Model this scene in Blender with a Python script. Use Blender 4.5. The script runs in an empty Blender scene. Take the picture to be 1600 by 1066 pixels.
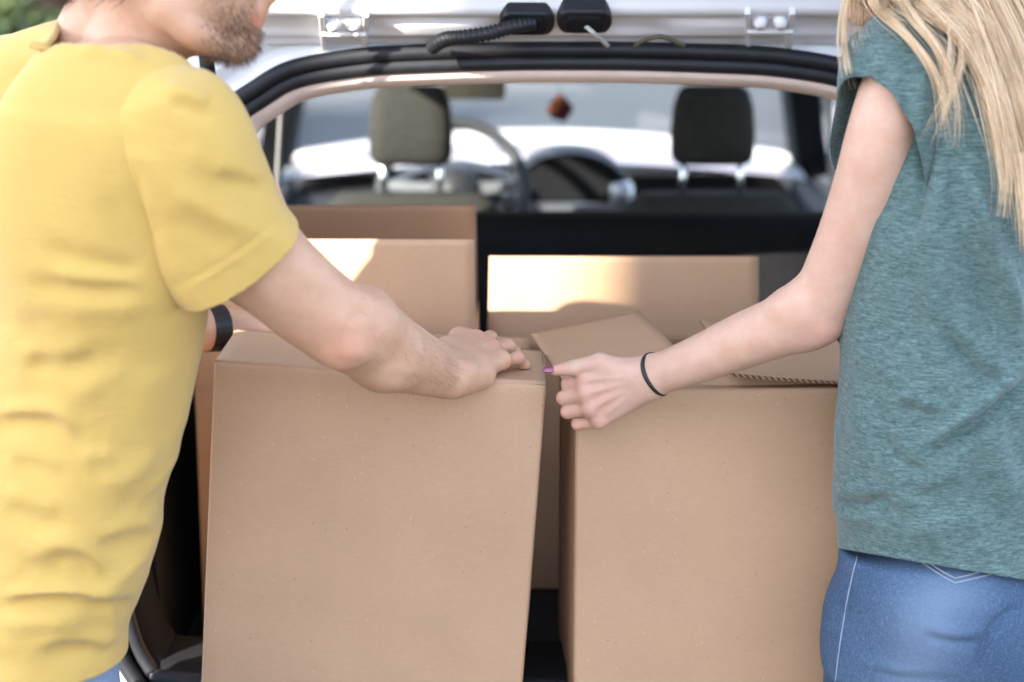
import bpy, bmesh, math, random
import numpy as np
from mathutils import Vector, Matrix
from mathutils.bvhtree import BVHTree

random.seed(7); rng = np.random.default_rng(7)
scene = bpy.context.scene
COL = scene.collection

# ------------------------------------------------------------------ camera
FPX = 3111.0; PITCH = math.atan2(726.0, 3111.0); ZC = 1.77
cam_d = bpy.data.cameras.new('camera'); cam = bpy.data.objects.new('camera', cam_d)
COL.objects.link(cam); scene.camera = cam
cam_d.sensor_width = 36.0; cam_d.lens = FPX / 1600.0 * 36.0
cam.location = (0, 0, ZC); cam.rotation_euler = (math.pi / 2 - PITCH, 0, 0)
cam_d.clip_start = 0.05; cam_d.clip_end = 600
cam_d.dof.use_dof = True; cam_d.dof.focus_distance = 2.57; cam_d.dof.aperture_fstop = 2.8

# ------------------------------------------------------------------ world, sun, exposure
SUN_EL = math.radians(24.5)
SUN_FROM = Vector((-0.74, -0.67, 0)).normalized()          # horizontal direction towards the sun
world = bpy.data.worlds.new('World'); scene.world = world; world.use_nodes = True
nt = world.node_tree; nt.nodes.clear()
sky = nt.nodes.new('ShaderNodeTexSky'); sky.sky_type = 'NISHITA'; sky.sun_disc = False
sky.sun_elevation = SUN_EL; sky.sun_rotation = math.atan2(SUN_FROM.x, SUN_FROM.y)
sky.air_density = 1.0; sky.dust_density = 0.8; sky.ozone_density = 1.0
hs = nt.nodes.new('ShaderNodeMixRGB'); hs.blend_type = 'MULTIPLY'; hs.inputs[0].default_value = 1.0
hs.inputs[2].default_value = (0.94, 1.0, 1.17, 1)          # camera balanced for open shade
hsv = nt.nodes.new('ShaderNodeHueSaturation'); hsv.inputs['Saturation'].default_value = 0.45
bg = nt.nodes.new('ShaderNodeBackground'); bg.inputs['Strength'].default_value = 0.15
wo = nt.nodes.new('ShaderNodeOutputWorld')
nt.links.new(sky.outputs[0], hsv.inputs['Color']); nt.links.new(hsv.outputs[0], hs.inputs[1])
nt.links.new(hs.outputs[0], bg.inputs['Color']); nt.links.new(bg.outputs[0], wo.inputs['Surface'])
sun_d = bpy.data.lights.new('sun', 'SUN'); sun = bpy.data.objects.new('sun', sun_d); COL.objects.link(sun)
sun_d.energy = 4.5; sun_d.angle = math.radians(0.5); sun_d.color = (1.0, 0.93, 0.82)
sdir = Vector((SUN_FROM.x * math.cos(SUN_EL), SUN_FROM.y * math.cos(SUN_EL), math.sin(SUN_EL)))
sun.rotation_euler = sdir.to_track_quat('Z', 'Y').to_euler(); sun.location = sdir * 30
scene.view_settings.view_transform = 'Standard'; scene.view_settings.look = 'None'
scene.view_settings.exposure = 2.56; scene.view_settings.gamma = 1.0
scene.render.engine = 'CYCLES'
scene.cycles.use_denoising = True
scene.cycles.max_bounces = 10; scene.cycles.transparent_max_bounces = 16
scene.cycles.caustics_reflective = False; scene.cycles.caustics_refractive = False
scene.cycles.sample_clamp_indirect = 6.0

CP, SP = math.cos(PITCH), math.sin(PITCH)
def ray(px, py):
    u = (px - 800.0) / FPX; v = (533.0 - py) / FPX
    return np.array([u, CP + v * SP, -SP + v * CP])
def P(px, py, Y):
    d = ray(px, py); t = Y / d[1]
    return np.array([d[0] * t, Y, ZC + d[2] * t])
def on_plane(px, py, p0, n):
    d = ray(px, py); o = np.array([0, 0, ZC]); t = np.dot(np.asarray(p0) - o, n) / np.dot(d, n)
    return o + d * t
def proj(V):
    V = np.asarray(V, float) - np.array([0, 0, ZC])
    dep = V[:, 1] * CP - V[:, 2] * SP; up = V[:, 1] * SP + V[:, 2] * CP
    return 800 + FPX * V[:, 0] / dep, 533 - FPX * up / dep
def nrm(v):
    v = np.asarray(v, float); return v / np.linalg.norm(v)

# ------------------------------------------------------------------ materials
def new_mat(name):
    m = bpy.data.materials.new(name); m.use_nodes = True
    b = m.node_tree.nodes['Principled BSDF']; return m, m.node_tree, b
def noise(nt, scale, detail=4, rough=0.55, vec=None, dist=0.0):
    n = nt.nodes.new('ShaderNodeTexNoise'); n.inputs['Scale'].default_value = scale
    n.inputs['Detail'].default_value = detail; n.inputs['Roughness'].default_value = rough
    n.inputs['Distortion'].default_value = dist
    if vec: nt.links.new(vec, n.inputs['Vector'])
    return n
def objco(nt, scale=(1, 1, 1), rot=(0, 0, 0)):
    t = nt.nodes.new('ShaderNodeTexCoord'); mp = nt.nodes.new('ShaderNodeMapping')
    mp.inputs['Scale'].default_value = scale; mp.inputs['Rotation'].default_value = rot
    nt.links.new(t.outputs['Object'], mp.inputs['Vector']); return mp.outputs[0]
def ramp(nt, fac, stops):
    r = nt.nodes.new('ShaderNodeValToRGB'); e = r.color_ramp.elements
    while len(e) < len(stops): e.new(0.5)
    for i, (p, c) in enumerate(stops):
        e[i].position = p; e[i].color = (*c, 1) if len(c) == 3 else c
    nt.links.new(fac, r.inputs[0]); return r
def mixc(nt, a, b, fac, mode='MIX'):
    m = nt.nodes.new('ShaderNodeMixRGB'); m.blend_type = mode
    for i, s in ((1, a), (2, b)):
        if isinstance(s, tuple): m.inputs[i].default_value = (*s, 1) if len(s) == 3 else s
        else: nt.links.new(s, m.inputs[i])
    if isinstance(fac, (int, float)): m.inputs[0].default_value = fac
    else: nt.links.new(fac, m.inputs[0])
    return m.outputs[0]
def bump(nt, b, h, strength=0.2, dist=0.002):
    bp = nt.nodes.new('ShaderNodeBump'); bp.inputs['Strength'].default_value = strength
    bp.inputs['Distance'].default_value = dist
    nt.links.new(h, bp.inputs['Height']); nt.links.new(bp.outputs[0], b.inputs['Normal'])
def simple(name, col, rough=0.6, metal=0.0, var=0.12, scale=30, bmp=0.0, coat=0.0, spec=0.5, sheen=0.0):
    m, nt, b = new_mat(name)
    n = noise(nt, scale, 5, vec=objco(nt))
    c0 = tuple(c * (1 - var) for c in col); c1 = tuple(min(1, c * (1 + var)) for c in col)
    r = ramp(nt, n.outputs[0], [(0.3, c0), (0.7, c1)])
    nt.links.new(r.outputs[0], b.inputs['Base Color'])
    b.inputs['Roughness'].default_value = rough; b.inputs['Metallic'].default_value = metal
    b.inputs['Coat Weight'].default_value = coat; b.inputs['Coat Roughness'].default_value = 0.08
    b.inputs['Specular IOR Level'].default_value = spec
    b.inputs['Sheen Weight'].default_value = sheen
    if bmp: bump(nt, b, noise(nt, scale * 8, 3, vec=objco(nt)).outputs[0], bmp)
    return m

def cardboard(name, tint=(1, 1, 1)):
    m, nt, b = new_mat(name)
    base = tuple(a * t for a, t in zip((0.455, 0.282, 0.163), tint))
    n1 = noise(nt, 5, 4, vec=objco(nt))
    n2 = noise(nt, 330, 4, 0.75, vec=objco(nt, (0.35, 1, 1.4)))
    c = ramp(nt, n1.outputs[0], [(0.3, tuple(x * 0.93 for x in base)), (0.72, tuple(x * 1.06 for x in base))]).outputs[0]
    f = ramp(nt, n2.outputs[0], [(0.3, (0.92, 0.915, 0.91)), (0.55, (1, 1, 1)), (0.75, (1.03, 1.03, 1.03))]).outputs[0]
    c = mixc(nt, c, f, 1.0, 'MULTIPLY')
    v = nt.nodes.new('ShaderNodeTexVoronoi'); v.inputs['Scale'].default_value = 90
    nt.links.new(objco(nt), v.inputs['Vector'])
    sp = ramp(nt, v.outputs['Distance'], [(0.05, (1, 1, 1)), (0.10, (0, 0, 0))]).outputs[0]
    gate = ramp(nt, noise(nt, 38, 2, vec=objco(nt)).outputs[0], [(0.55, (0, 0, 0)), (0.60, (1, 1, 1))]).outputs[0]
    spk = mixc(nt, sp, gate, 1.0, 'MULTIPLY')
    c = mixc(nt, c, tuple(min(1, x * 1.55) for x in base), spk)
    v2 = nt.nodes.new('ShaderNodeTexVoronoi'); v2.inputs['Scale'].default_value = 70
    nt.links.new(objco(nt, (1, 1, 1), (0.4, 0.2, 0.9)), v2.inputs['Vector'])
    sp2 = ramp(nt, v2.outputs['Distance'], [(0.05, (1, 1, 1)), (0.10, (0, 0, 0))]).outputs[0]
    gate2 = ramp(nt, noise(nt, 45, 2, vec=objco(nt, (1, 1, 1), (1, 0, 0))).outputs[0], [(0.54, (0, 0, 0)), (0.60, (1, 1, 1))]).outputs[0]
    c = mixc(nt, c, tuple(x * 0.55 for x in base), mixc(nt, sp2, gate2, 1.0, 'MULTIPLY'))
    nt.links.new(c, b.inputs['Base Color']); b.inputs['Roughness'].default_value = 0.6
    b.inputs['Specular IOR Level'].default_value = 0.45
    w = nt.nodes.new('ShaderNodeTexWave'); w.bands_direction = 'X'; w.inputs['Scale'].default_value = 45
    w.inputs['Distortion'].default_value = 0.4
    nt.links.new(objco(nt), w.inputs['Vector'])
    h = mixc(nt, w.outputs[0], n2.outputs[0], 0.72)
    bump(nt, b, h, 0.07, 0.0012)
    return m
MAT = {}
MAT['card'] = cardboard('kraft_cardboard')
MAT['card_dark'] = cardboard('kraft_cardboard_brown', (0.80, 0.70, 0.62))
def corrugated():
    m, nt, b = new_mat('corrugated_edge')
    w = nt.nodes.new('ShaderNodeTexWave'); w.bands_direction = 'DIAGONAL'; w.inputs['Scale'].default_value = 80
    nt.links.new(objco(nt), w.inputs['Vector'])
    r = ramp(nt, w.outputs[0], [(0.35, (0.10, 0.055, 0.03)), (0.6, (0.36, 0.22, 0.13))])
    nt.links.new(r.outputs[0], b.inputs['Base Color']); b.inputs['Roughness'].default_value = 0.9
    bump(nt, b, w.outputs[0], 0.6, 0.002); return m
MAT['edge'] = corrugated()
MAT['paint'] = simple('white_car_paint', (0.66, 0.67, 0.69), 0.32, var=0.02, scale=6, coat=0.6)
MAT['black_trim'] = simple('black_plastic_trim', (0.005, 0.005, 0.006), 0.85, var=0.25, scale=60, bmp=0.15, spec=0.2)
MAT['rubber'] = simple('black_rubber_seal', (0.009, 0.010, 0.013), 0.5, var=0.2, scale=50, spec=0.35)
MAT['beige_trim'] = simple('beige_trim', (0.66, 0.54, 0.47), 0.75, var=0.06, scale=40, bmp=0.1)
MAT['headliner'] = simple('headliner_fabric', (0.42, 0.37, 0.32), 0.9, var=0.06, scale=90, bmp=0.2)
MAT['grey_trim'] = simple('grey_trim', (0.30, 0.28, 0.26), 0.6, var=0.08)
MAT['seat'] = simple('charcoal_seat_fabric', (0.032, 0.030, 0.026), 0.95, var=0.25, scale=120, bmp=0.3, spec=0.15)
MAT['dash'] = simple('dark_dashboard', (0.018, 0.018, 0.020), 0.6, var=0.2, scale=60, bmp=0.2)
MAT['silver'] = simple('satin_silver', (0.55, 0.56, 0.58), 0.28, metal=0.9, var=0.05)
MAT['chrome'] = simple('chrome', (0.75, 0.75, 0.75), 0.12, metal=1.0, var=0.02)
MAT['visor'] = simple('visor_vinyl', (0.20, 0.17, 0.11), 0.8)
MAT['carpet'] = simple('trunk_carpet', (0.012, 0.012, 0.014), 0.95, var=0.4, scale=200, bmp=0.5)
MAT['tyre'] = simple('tyre_rubber', (0.02, 0.02, 0.02), 0.85)
MAT['strap'] = simple('black_leather_strap', (0.012, 0.010, 0.010), 0.5, bmp=0.3)
MAT['nail'] = simple('magenta_nail_polish', (0.20, 0.022, 0.075), 0.18, var=0.2, scale=300, coat=0.8)
MAT['nail_pale'] = simple('natural_nail', (0.62, 0.42, 0.34), 0.25, var=0.05, coat=0.3)
MAT['lamp'] = simple('red_tail_lamp', (0.45, 0.02, 0.02), 0.15, coat=0.8)
MAT['cable'] = simple('grey_cable', (0.35, 0.36, 0.33), 0.5)
MAT['olive'] = simple('olive_cable', (0.06, 0.065, 0.035), 0.5)
MAT['shoe'] = simple('shoe_leather', (0.10, 0.07, 0.05), 0.6)
MAT['belt'] = simple('navy_belt', (0.012, 0.015, 0.03), 0.5)
def glass(name, tint=(0.86, 0.90, 0.89)):
    m = bpy.data.materials.new(name); m.use_nodes = True; nt = m.node_tree; nt.nodes.clear()
    o = nt.nodes.new('ShaderNodeOutputMaterial'); t = nt.nodes.new('ShaderNodeBsdfTransparent')
    t.inputs[0].default_value = (*tint, 1); g = nt.nodes.new('ShaderNodeBsdfGlossy'); g.inputs['Roughness'].default_value = 0.02
    lw = nt.nodes.new('ShaderNodeLayerWeight'); lw.inputs[0].default_value = 0.5; mx = nt.nodes.new('ShaderNodeMixShader')
    pw = nt.nodes.new('ShaderNodeMath'); pw.operation = 'POWER'; pw.inputs[1].default_value = 5.0; nt.links.new(lw.outputs['Facing'], pw.inputs[0])
    f = nt.nodes.new('ShaderNodeMath'); f.operation = 'MULTIPLY_ADD'; f.inputs[1].default_value = 0.7; f.inputs[2].default_value = 0.025; nt.links.new(pw.outputs[0], f.inputs[0])
    nt.links.new(f.outputs[0], mx.inputs[0]); nt.links.new(t.outputs[0], mx.inputs[1]); nt.links.new(g.outputs[0], mx.inputs[2])
    nt.links.new(mx.outputs[0], o.inputs[0]); return m
MAT['glass'] = glass('car_glass', (0.88, 0.91, 0.91))
def skin(name, base, flush, freckle=0.5):
    m, nt, b = new_mat(name)
    at = nt.nodes.new('ShaderNodeVertexColor'); at.layer_name = 'tone'     # R flush, G stubble
    sep = nt.nodes.new('ShaderNodeSeparateColor'); nt.links.new(at.outputs[0], sep.inputs[0])
    n1 = noise(nt, 34, 6, 0.68, vec=objco(nt)); n2 = noise(nt, 420, 3, 0.6, vec=objco(nt))
    c = ramp(nt, n1.outputs[0], [(0.3, tuple(x * k for x, k in zip(base, (0.93, 0.84, 0.80)))), (0.7, tuple(x * 1.04 for x in base))]).outputs[0]
    fl = mixc(nt, sep.outputs[0], n1.outputs[0], 0.25)
    mu = nt.nodes.new('ShaderNodeMath'); mu.operation = 'MULTIPLY'; mu.inputs[1].default_value = 1.0
    nt.links.new(sep.outputs[0], mu.inputs[0])
    c = mixc(nt, c, flush, mu.outputs[0])
    v = nt.nodes.new('ShaderNodeTexVoronoi'); v.inputs['Scale'].default_value = 55; nt.links.new(objco(nt), v.inputs['Vector'])
    fr = ramp(nt, v.outputs['Distance'], [(0.04, (0.25, 0.25, 0.25)), (0.10, (0, 0, 0))]).outputs[0]
    c = mixc(nt, c, tuple(x * k for x, k in zip(base, (0.6, 0.45, 0.38))), mixc(nt, fr, (freckle, freckle, freckle), 1.0, 'MULTIPLY'))
    sn = ramp(nt, noise(nt, 240, 4, 0.7, vec=objco(nt)).outputs[0], [(0.36, (1, 1, 1)), (0.62, (0.25, 0.25, 0.25))]).outputs[0]
    stub = mixc(nt, sn, sep.outputs[1], 1.0, 'MULTIPLY')
    c = mixc(nt, c, (0.10, 0.05, 0.025), stub)
    nt.links.new(c, b.inputs['Base Color'])
    b.inputs['Subsurface Weight'].default_value = 0.25
    b.inputs['Subsurface Radius'].default_value = (0.010, 0.0035, 0.0018); b.inputs['Subsurface Scale'].default_value = 1.0
    b.inputs['Roughness'].default_value = 0.48; b.inputs['Specular IOR Level'].default_value = 0.4
    h = mixc(nt, n1.outputs[0], n2.outputs[0], 0.6); bump(nt, b, h, 0.30, 0.0018)
    return m
MAT['skin_m'] = skin('skin_warm', (0.56, 0.345, 0.225), (0.55, 0.22, 0.14))
MAT['skin_w'] = skin('skin_fair', (0.55, 0.36, 0.265), (0.60, 0.25, 0.19), 0.25)
def jersey(name, col, dark, heather=0.0, rough=0.9):
    m, nt, b = new_mat(name)
    n1 = noise(nt, 9, 4, vec=objco(nt))
    c = ramp(nt, n1.outputs[0], [(0.3, tuple(x * 0.95 for x in col)), (0.7, col)]).outputs[0]
    n2 = noise(nt, 900, 2, vec=objco(nt))
    if heather:
        n3 = noise(nt, 70, 6, 0.78, vec=objco(nt, (1, 1, 8.0)))
        n4 = noise(nt, 210, 5, 0.75, vec=objco(nt, (1, 1, 7.0)))
        mm = mixc(nt, n3.outputs[0], n4.outputs[0], 0.45)
        r = ramp(nt, mm, [(0.40, dark), (0.50, col), (0.61, tuple(min(1, x * 1.75 + 0.03) for x in col))]).outputs[0]
        c = mixc(nt, c, r, heather)
    nt.links.new(c, b.inputs['Base Color']); b.inputs['Roughness'].default_value = rough
    b.inputs['Sheen Weight'].default_value = 0.2; b.inputs['Specular IOR Level'].default_value = 0.15
    wr = noise(nt, 34, 5, 0.62, vec=objco(nt, (0.55, 0.8, 1.5)), dist=1.2)
    hh = nt.nodes.new('ShaderNodeMath'); hh.operation = 'MULTIPLY_ADD'; hh.inputs[1].default_value = 0.25
    nt.links.new(n2.outputs[0], hh.inputs[0]); nt.links.new(wr.outputs[0], hh.inputs[2])
    bump(nt, b, hh.outputs[0], 0.40, 0.004)
    return m
MAT['yellow'] = jersey('yellow_jersey', (0.545, 0.362, 0.100), (0.6, 0.4, 0.1))
MAT['teal'] = jersey('teal_heather_jersey', (0.078, 0.125, 0.118), (0.026, 0.055, 0.056), 0.95)
def denim(name, col, fade):
    m, nt, b = new_mat(name)
    at = nt.nodes.new('ShaderNodeVertexColor'); at.layer_name = 'tone'
    sep = nt.nodes.new('ShaderNodeSeparateColor'); nt.links.new(at.outputs[0], sep.inputs[0])
    n1 = noise(nt, 240, 5, 0.75, vec=objco(nt, (1, 1, 5))); n3 = noise(nt, 300, 5, 0.75, vec=objco(nt, (3, 3, 0.5)))
    n2 = noise(nt, 11, 4, vec=objco(nt))
    mm = mixc(nt, n1.outputs[0], n3.outputs[0], 0.5)
    c = ramp(nt, mm, [(0.34, tuple(x * 0.55 for x in col)), (0.5, col), (0.66, fade)]).outputs[0]
    c = mixc(nt, c, tuple(min(1, f * 1.15) for f in fade), mixc(nt, sep.outputs[0], n2.outputs[0], 0.2))
    nt.links.new(c, b.inputs['Base Color']); b.inputs['Roughness'].default_value = 0.85
    b.inputs['Specular IOR Level'].default_value = 0.2
    bump(nt, b, mm, 0.35, 0.0012); return m
MAT['denim_w'] = denim('washed_blue_denim', (0.026, 0.064, 0.128), (0.16, 0.215, 0.29))
MAT['denim_m'] = denim('light_blue_denim', (0.11, 0.17, 0.27), (0.30, 0.38, 0.48))
MAT['stitch'] = simple('pale_seam_thread', (0.27, 0.31, 0.37), 0.8)
def hairmat(name, stops, rough=0.38):
    m, nt, b = new_mat(name)
    at = nt.nodes.new('ShaderNodeVertexColor'); at.layer_name = 'tone'
    sep = nt.nodes.new('ShaderNodeSeparateColor'); nt.links.new(at.outputs[0], sep.inputs[0])
    r = ramp(nt, sep.outputs[0], stops); nt.links.new(r.outputs[0], b.inputs['Base Color'])
    b.inputs['Roughness'].default_value = rough; b.inputs['Specular IOR Level'].default_value = 0.6
    b.inputs['Anisotropic'].default_value = 0.5
    return m
MAT['blonde'] = hairmat('blonde_hair', [(0.0, (0.28, 0.135, 0.05)), (0.35, (0.62, 0.40, 0.20)), (1.0, (0.88, 0.70, 0.47))])
MAT['brownhair'] = hairmat('brown_hair', [(0.0, (0.045, 0.022, 0.014)), (0.6, (0.11, 0.055, 0.028)), (1.0, (0.22, 0.12, 0.06))], 0.5)
def leafmat(name, c0, c1):
    m, nt, b = new_mat(name)
    n = noise(nt, 1.7, 3, vec=objco(nt)); n2 = noise(nt, 14, 2, vec=objco(nt))
    r = ramp(nt, mixc(nt, n.outputs[0], n2.outputs[0], 0.5), [(0.35, c0), (0.65, c1)])
    nt.links.new(r.outputs[0], b.inputs['Base Color']); b.inputs['Roughness'].default_value = 0.55
    b.inputs['Subsurface Weight'].default_value = 0.0
    tr = nt.nodes.new('ShaderNodeBsdfTranslucent'); nt.links.new(r.outputs[0], tr.inputs[0])
    mx = nt.nodes.new('ShaderNodeMixShader'); mx.inputs[0].default_value = 0.3
    o = nt.nodes['Material Output']; nt.links.new(b.outputs[0], mx.inputs[1]); nt.links.new(tr.outputs[0], mx.inputs[2])
    nt.links.new(mx.outputs[0], o.inputs[0]); return m
MAT['leaf'] = leafmat('green_leaves', (0.035, 0.060, 0.015), (0.10, 0.13, 0.035))
MAT['leaf2'] = leafmat('olive_leaves', (0.06, 0.06, 0.02), (0.16, 0.13, 0.06))
MAT['bark'] = simple('bark', (0.10, 0.07, 0.05), 0.95, var=0.4, scale=18, bmp=0.6)
def asphalt():
    m, nt, b = new_mat('asphalt')
    n = noise(nt, 0.35, 5, vec=objco(nt)); n2 = noise(nt, 90, 4, 0.8, vec=objco(nt))
    r = ramp(nt, mixc(nt, n.outputs[0], n2.outputs[0], 0.5), [(0.3, (0.026, 0.028, 0.030)), (0.7, (0.052, 0.055, 0.058))])
    nt.links.new(r.outputs[0], b.inputs['Base Color']); b.inputs['Roughness'].default_value = 0.9
    bump(nt, b, n2.outputs[0], 0.5, 0.004); return m
MAT['asphalt'] = asphalt()
MAT['paving'] = simple('concrete_paving', (0.19, 0.155, 0.115), 0.9, var=0.15, scale=3, bmp=0.3)
MAT['render'] = simple('house_render', (0.55, 0.50, 0.43), 0.9, var=0.08, scale=2, bmp=0.3)
MAT['roof'] = simple('roof_tiles', (0.26, 0.12, 0.08), 0.85, var=0.2, scale=9)
MAT['orange'] = simple('orange_plush', (0.60, 0.16, 0.04), 0.9, var=0.3, scale=60, sheen=0.4)
MAT['maroon'] = simple('maroon_plush', (0.09, 0.014, 0.012), 0.9, var=0.3, scale=60)
MAT['eye'] = simple('eye_white', (0.75, 0.74, 0.72), 0.2, var=0.02)
MAT['iris'] = simple('iris', (0.05, 0.035, 0.02), 0.15)

# ------------------------------------------------------------------ mesh helpers
def mesh_obj(name, V, F, mat=None, parent=None, smooth=False, bevel=0.0, mats=None, fmat=None):
    me = bpy.data.meshes.new(name)
    me.from_pydata([tuple(map(float, v)) for v in V], [], [tuple(map(int, f)) for f in F]); me.update()
    o = bpy.data.objects.new(name, me); COL.objects.link(o)
    for m in (mats or [mat]):
        me.materials.append(MAT[m] if isinstance(m, str) else m)
    if fmat is not None: me.polygons.foreach_set('material_index', np.asarray(fmat, dtype=np.int32))
    if smooth: me.polygons.foreach_set('use_smooth', np.ones(len(me.polygons), dtype=bool))
    if parent: o.parent = parent
    if bevel:
        b = o.modifiers.new('bevel', 'BEVEL'); b.width = bevel; b.segments = 2; b.limit_method = 'ANGLE'
    return o
def fix_normals(o):
    bm = bmesh.new(); bm.from_mesh(o.data); bmesh.ops.recalc_face_normals(bm, faces=bm.faces); bm.to_mesh(o.data); bm.free(); return o
def empty(name, loc=(0, 0, 0), label=None, cat=None, group=None):
    o = bpy.data.objects.new(name, None); COL.objects.link(o); o.location = loc
    if label: o['label'] = label; o['category'] = cat
    if group: o['group'] = group
    o.empty_display_size = 0.1
    return o
def tag(o, label=None, cat=None, group=None, kind=None):
    if label: o['label'] = label
    if cat: o['category'] = cat
    if group: o['group'] = group
    if kind: o['kind'] = kind
    return o
def keep(o, parent):
    """parent while keeping world coordinates (parents carry only a translation)"""
    o.parent = parent; o.matrix_parent_inverse = Matrix.Translation(parent.location).inverted(); return o
def box_vf(lo, hi):
    x0, y0, z0 = lo; x1, y1, z1 = hi
    V = [(x0, y0, z0), (x1, y0, z0), (x1, y1, z0), (x0, y1, z0), (x0, y0, z1), (x1, y0, z1), (x1, y1, z1), (x0, y1, z1)]
    F = [(0, 3, 2, 1), (4, 5, 6, 7), (0, 1, 5, 4), (1, 2, 6, 5), (2, 3, 7, 6), (3, 0, 4, 7)]
    return V, F
def bar_vf(p0, p1, w0, t0, w1=None, t1=None, side=(1, 0, 0)):
    """tapered rectangular bar"""
    w1 = w0 if w1 is None else w1; t1 = t0 if t1 is None else t1
    p0 = np.asarray(p0, float); p1 = np.asarray(p1, float); d = nrm(p1 - p0)
    s = np.asarray(side, float); s = nrm(s - d * np.dot(s, d)); n = np.cross(d, s)
    V = []
    for p, w, t in ((p0, w0, t0), (p1, w1, t1)):
        for a, b in ((-1, -1), (1, -1), (1, 1), (-1, 1)): V.append(p + s * a * w / 2 + n * b * t / 2)
    F = [(0, 3, 2, 1), (4, 5, 6, 7), (0, 1, 5, 4), (1, 2, 6, 5), (2, 3, 7, 6), (3, 0, 4, 7)]
    return V, F
def catmull(pts, n=8, closed=False):
    pts = [np.asarray(p, float) for p in pts]; out = []
    m = len(pts); segs = m if closed else m - 1
    for i in range(segs):
        p1 = pts[i]; p2 = pts[(i + 1) % m]
        p0 = pts[(i - 1) % m] if closed or i > 0 else 2 * p1 - p2
        p3 = pts[(i + 2) % m] if closed or i + 2 < m else 2 * p2 - p1
        for k in range(n):
            t = k / n
            out.append(0.5 * (2 * p1 + (p2 - p0) * t + (2 * p0 - 5 * p1 + 4 * p2 - p3) * t * t + (-p0 + 3 * p1 - 3 * p2 + p3) * t ** 3))
    if not closed: out.append(pts[-1])
    return np.array(out)
def tube_vf(pts, r, seg=10, closed=False, up=(0, 0, 1), flat=1.0, caps=True):
    pts = np.asarray(pts, float); n = len(pts)
    r = np.full(n, r) if np.isscalar(r) else np.asarray(r, float)
    V = []; F = []
    up = np.asarray(up, float)
    for i in range(n):
        a = pts[(i - 1) % n] if closed or i > 0 else pts[i]
        b = pts[(i + 1) % n] if closed or i < n - 1 else pts[i]
        d = nrm(b - a); s = np.cross(d, up)
        if np.linalg.norm(s) < 1e-4: s = np.cross(d, (1, 0.1, 0))
        s = nrm(s); u = np.cross(s, d)
        for k in range(seg):
            t = 2 * math.pi * k / seg
            V.append(pts[i] + r[i] * (math.cos(t) * s + math.sin(t) * u * flat))
    for i in range(n if closed else n - 1):
        j = (i + 1) % n
        for k in range(seg):
            l = (k + 1) % seg
            F.append((i * seg + k, i * seg + l, j * seg + l, j * seg + k))
    if not closed and caps:
        F.append(tuple(range(seg - 1, -1, -1))); F.append(tuple((n - 1) * seg + k for k in range(seg)))
    return V, F
def strip_vf(loops, closed=True):
    n = len(loops[0]); V = [p for l in loops for p in l]; F = []
    for a in range(len(loops) - 1):
        for i in range(n if closed else n - 1):
            j = (i + 1) % n; F.append((a * n + i, a * n + j, (a + 1) * n + j, (a + 1) * n + i))
    return V, F
def join_vf(*parts):
    V = []; F = []
    for v, f in parts:
        o = len(V); V += list(v); F += [tuple(i + o for i in q) for q in f]
    return V, F
def lathe_vf(prof, c, axis, seg=32):
    """profile of (radius, offset along axis)"""
    axis = nrm(axis); s = np.cross(axis, (0, 0, 1));
    if np.linalg.norm(s) < 1e-3: s = np.array([1., 0, 0])
    s = nrm(s); u = np.cross(axis, s); loops = []
    for r, h in prof:
        loops.append([np.asarray(c) + axis * h + r * (math.cos(2 * math.pi * k / seg) * s + math.sin(2 * math.pi * k / seg) * u) for k in range(seg)])
    return strip_vf(loops)
def rbox(name, lo, hi, bev, mat, parent=None):
    V, F = box_vf(lo, hi); o = mesh_obj(name, V, F, mat, parent, smooth=True, bevel=bev); o.modifiers['bevel'].segments = 4; return o

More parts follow.
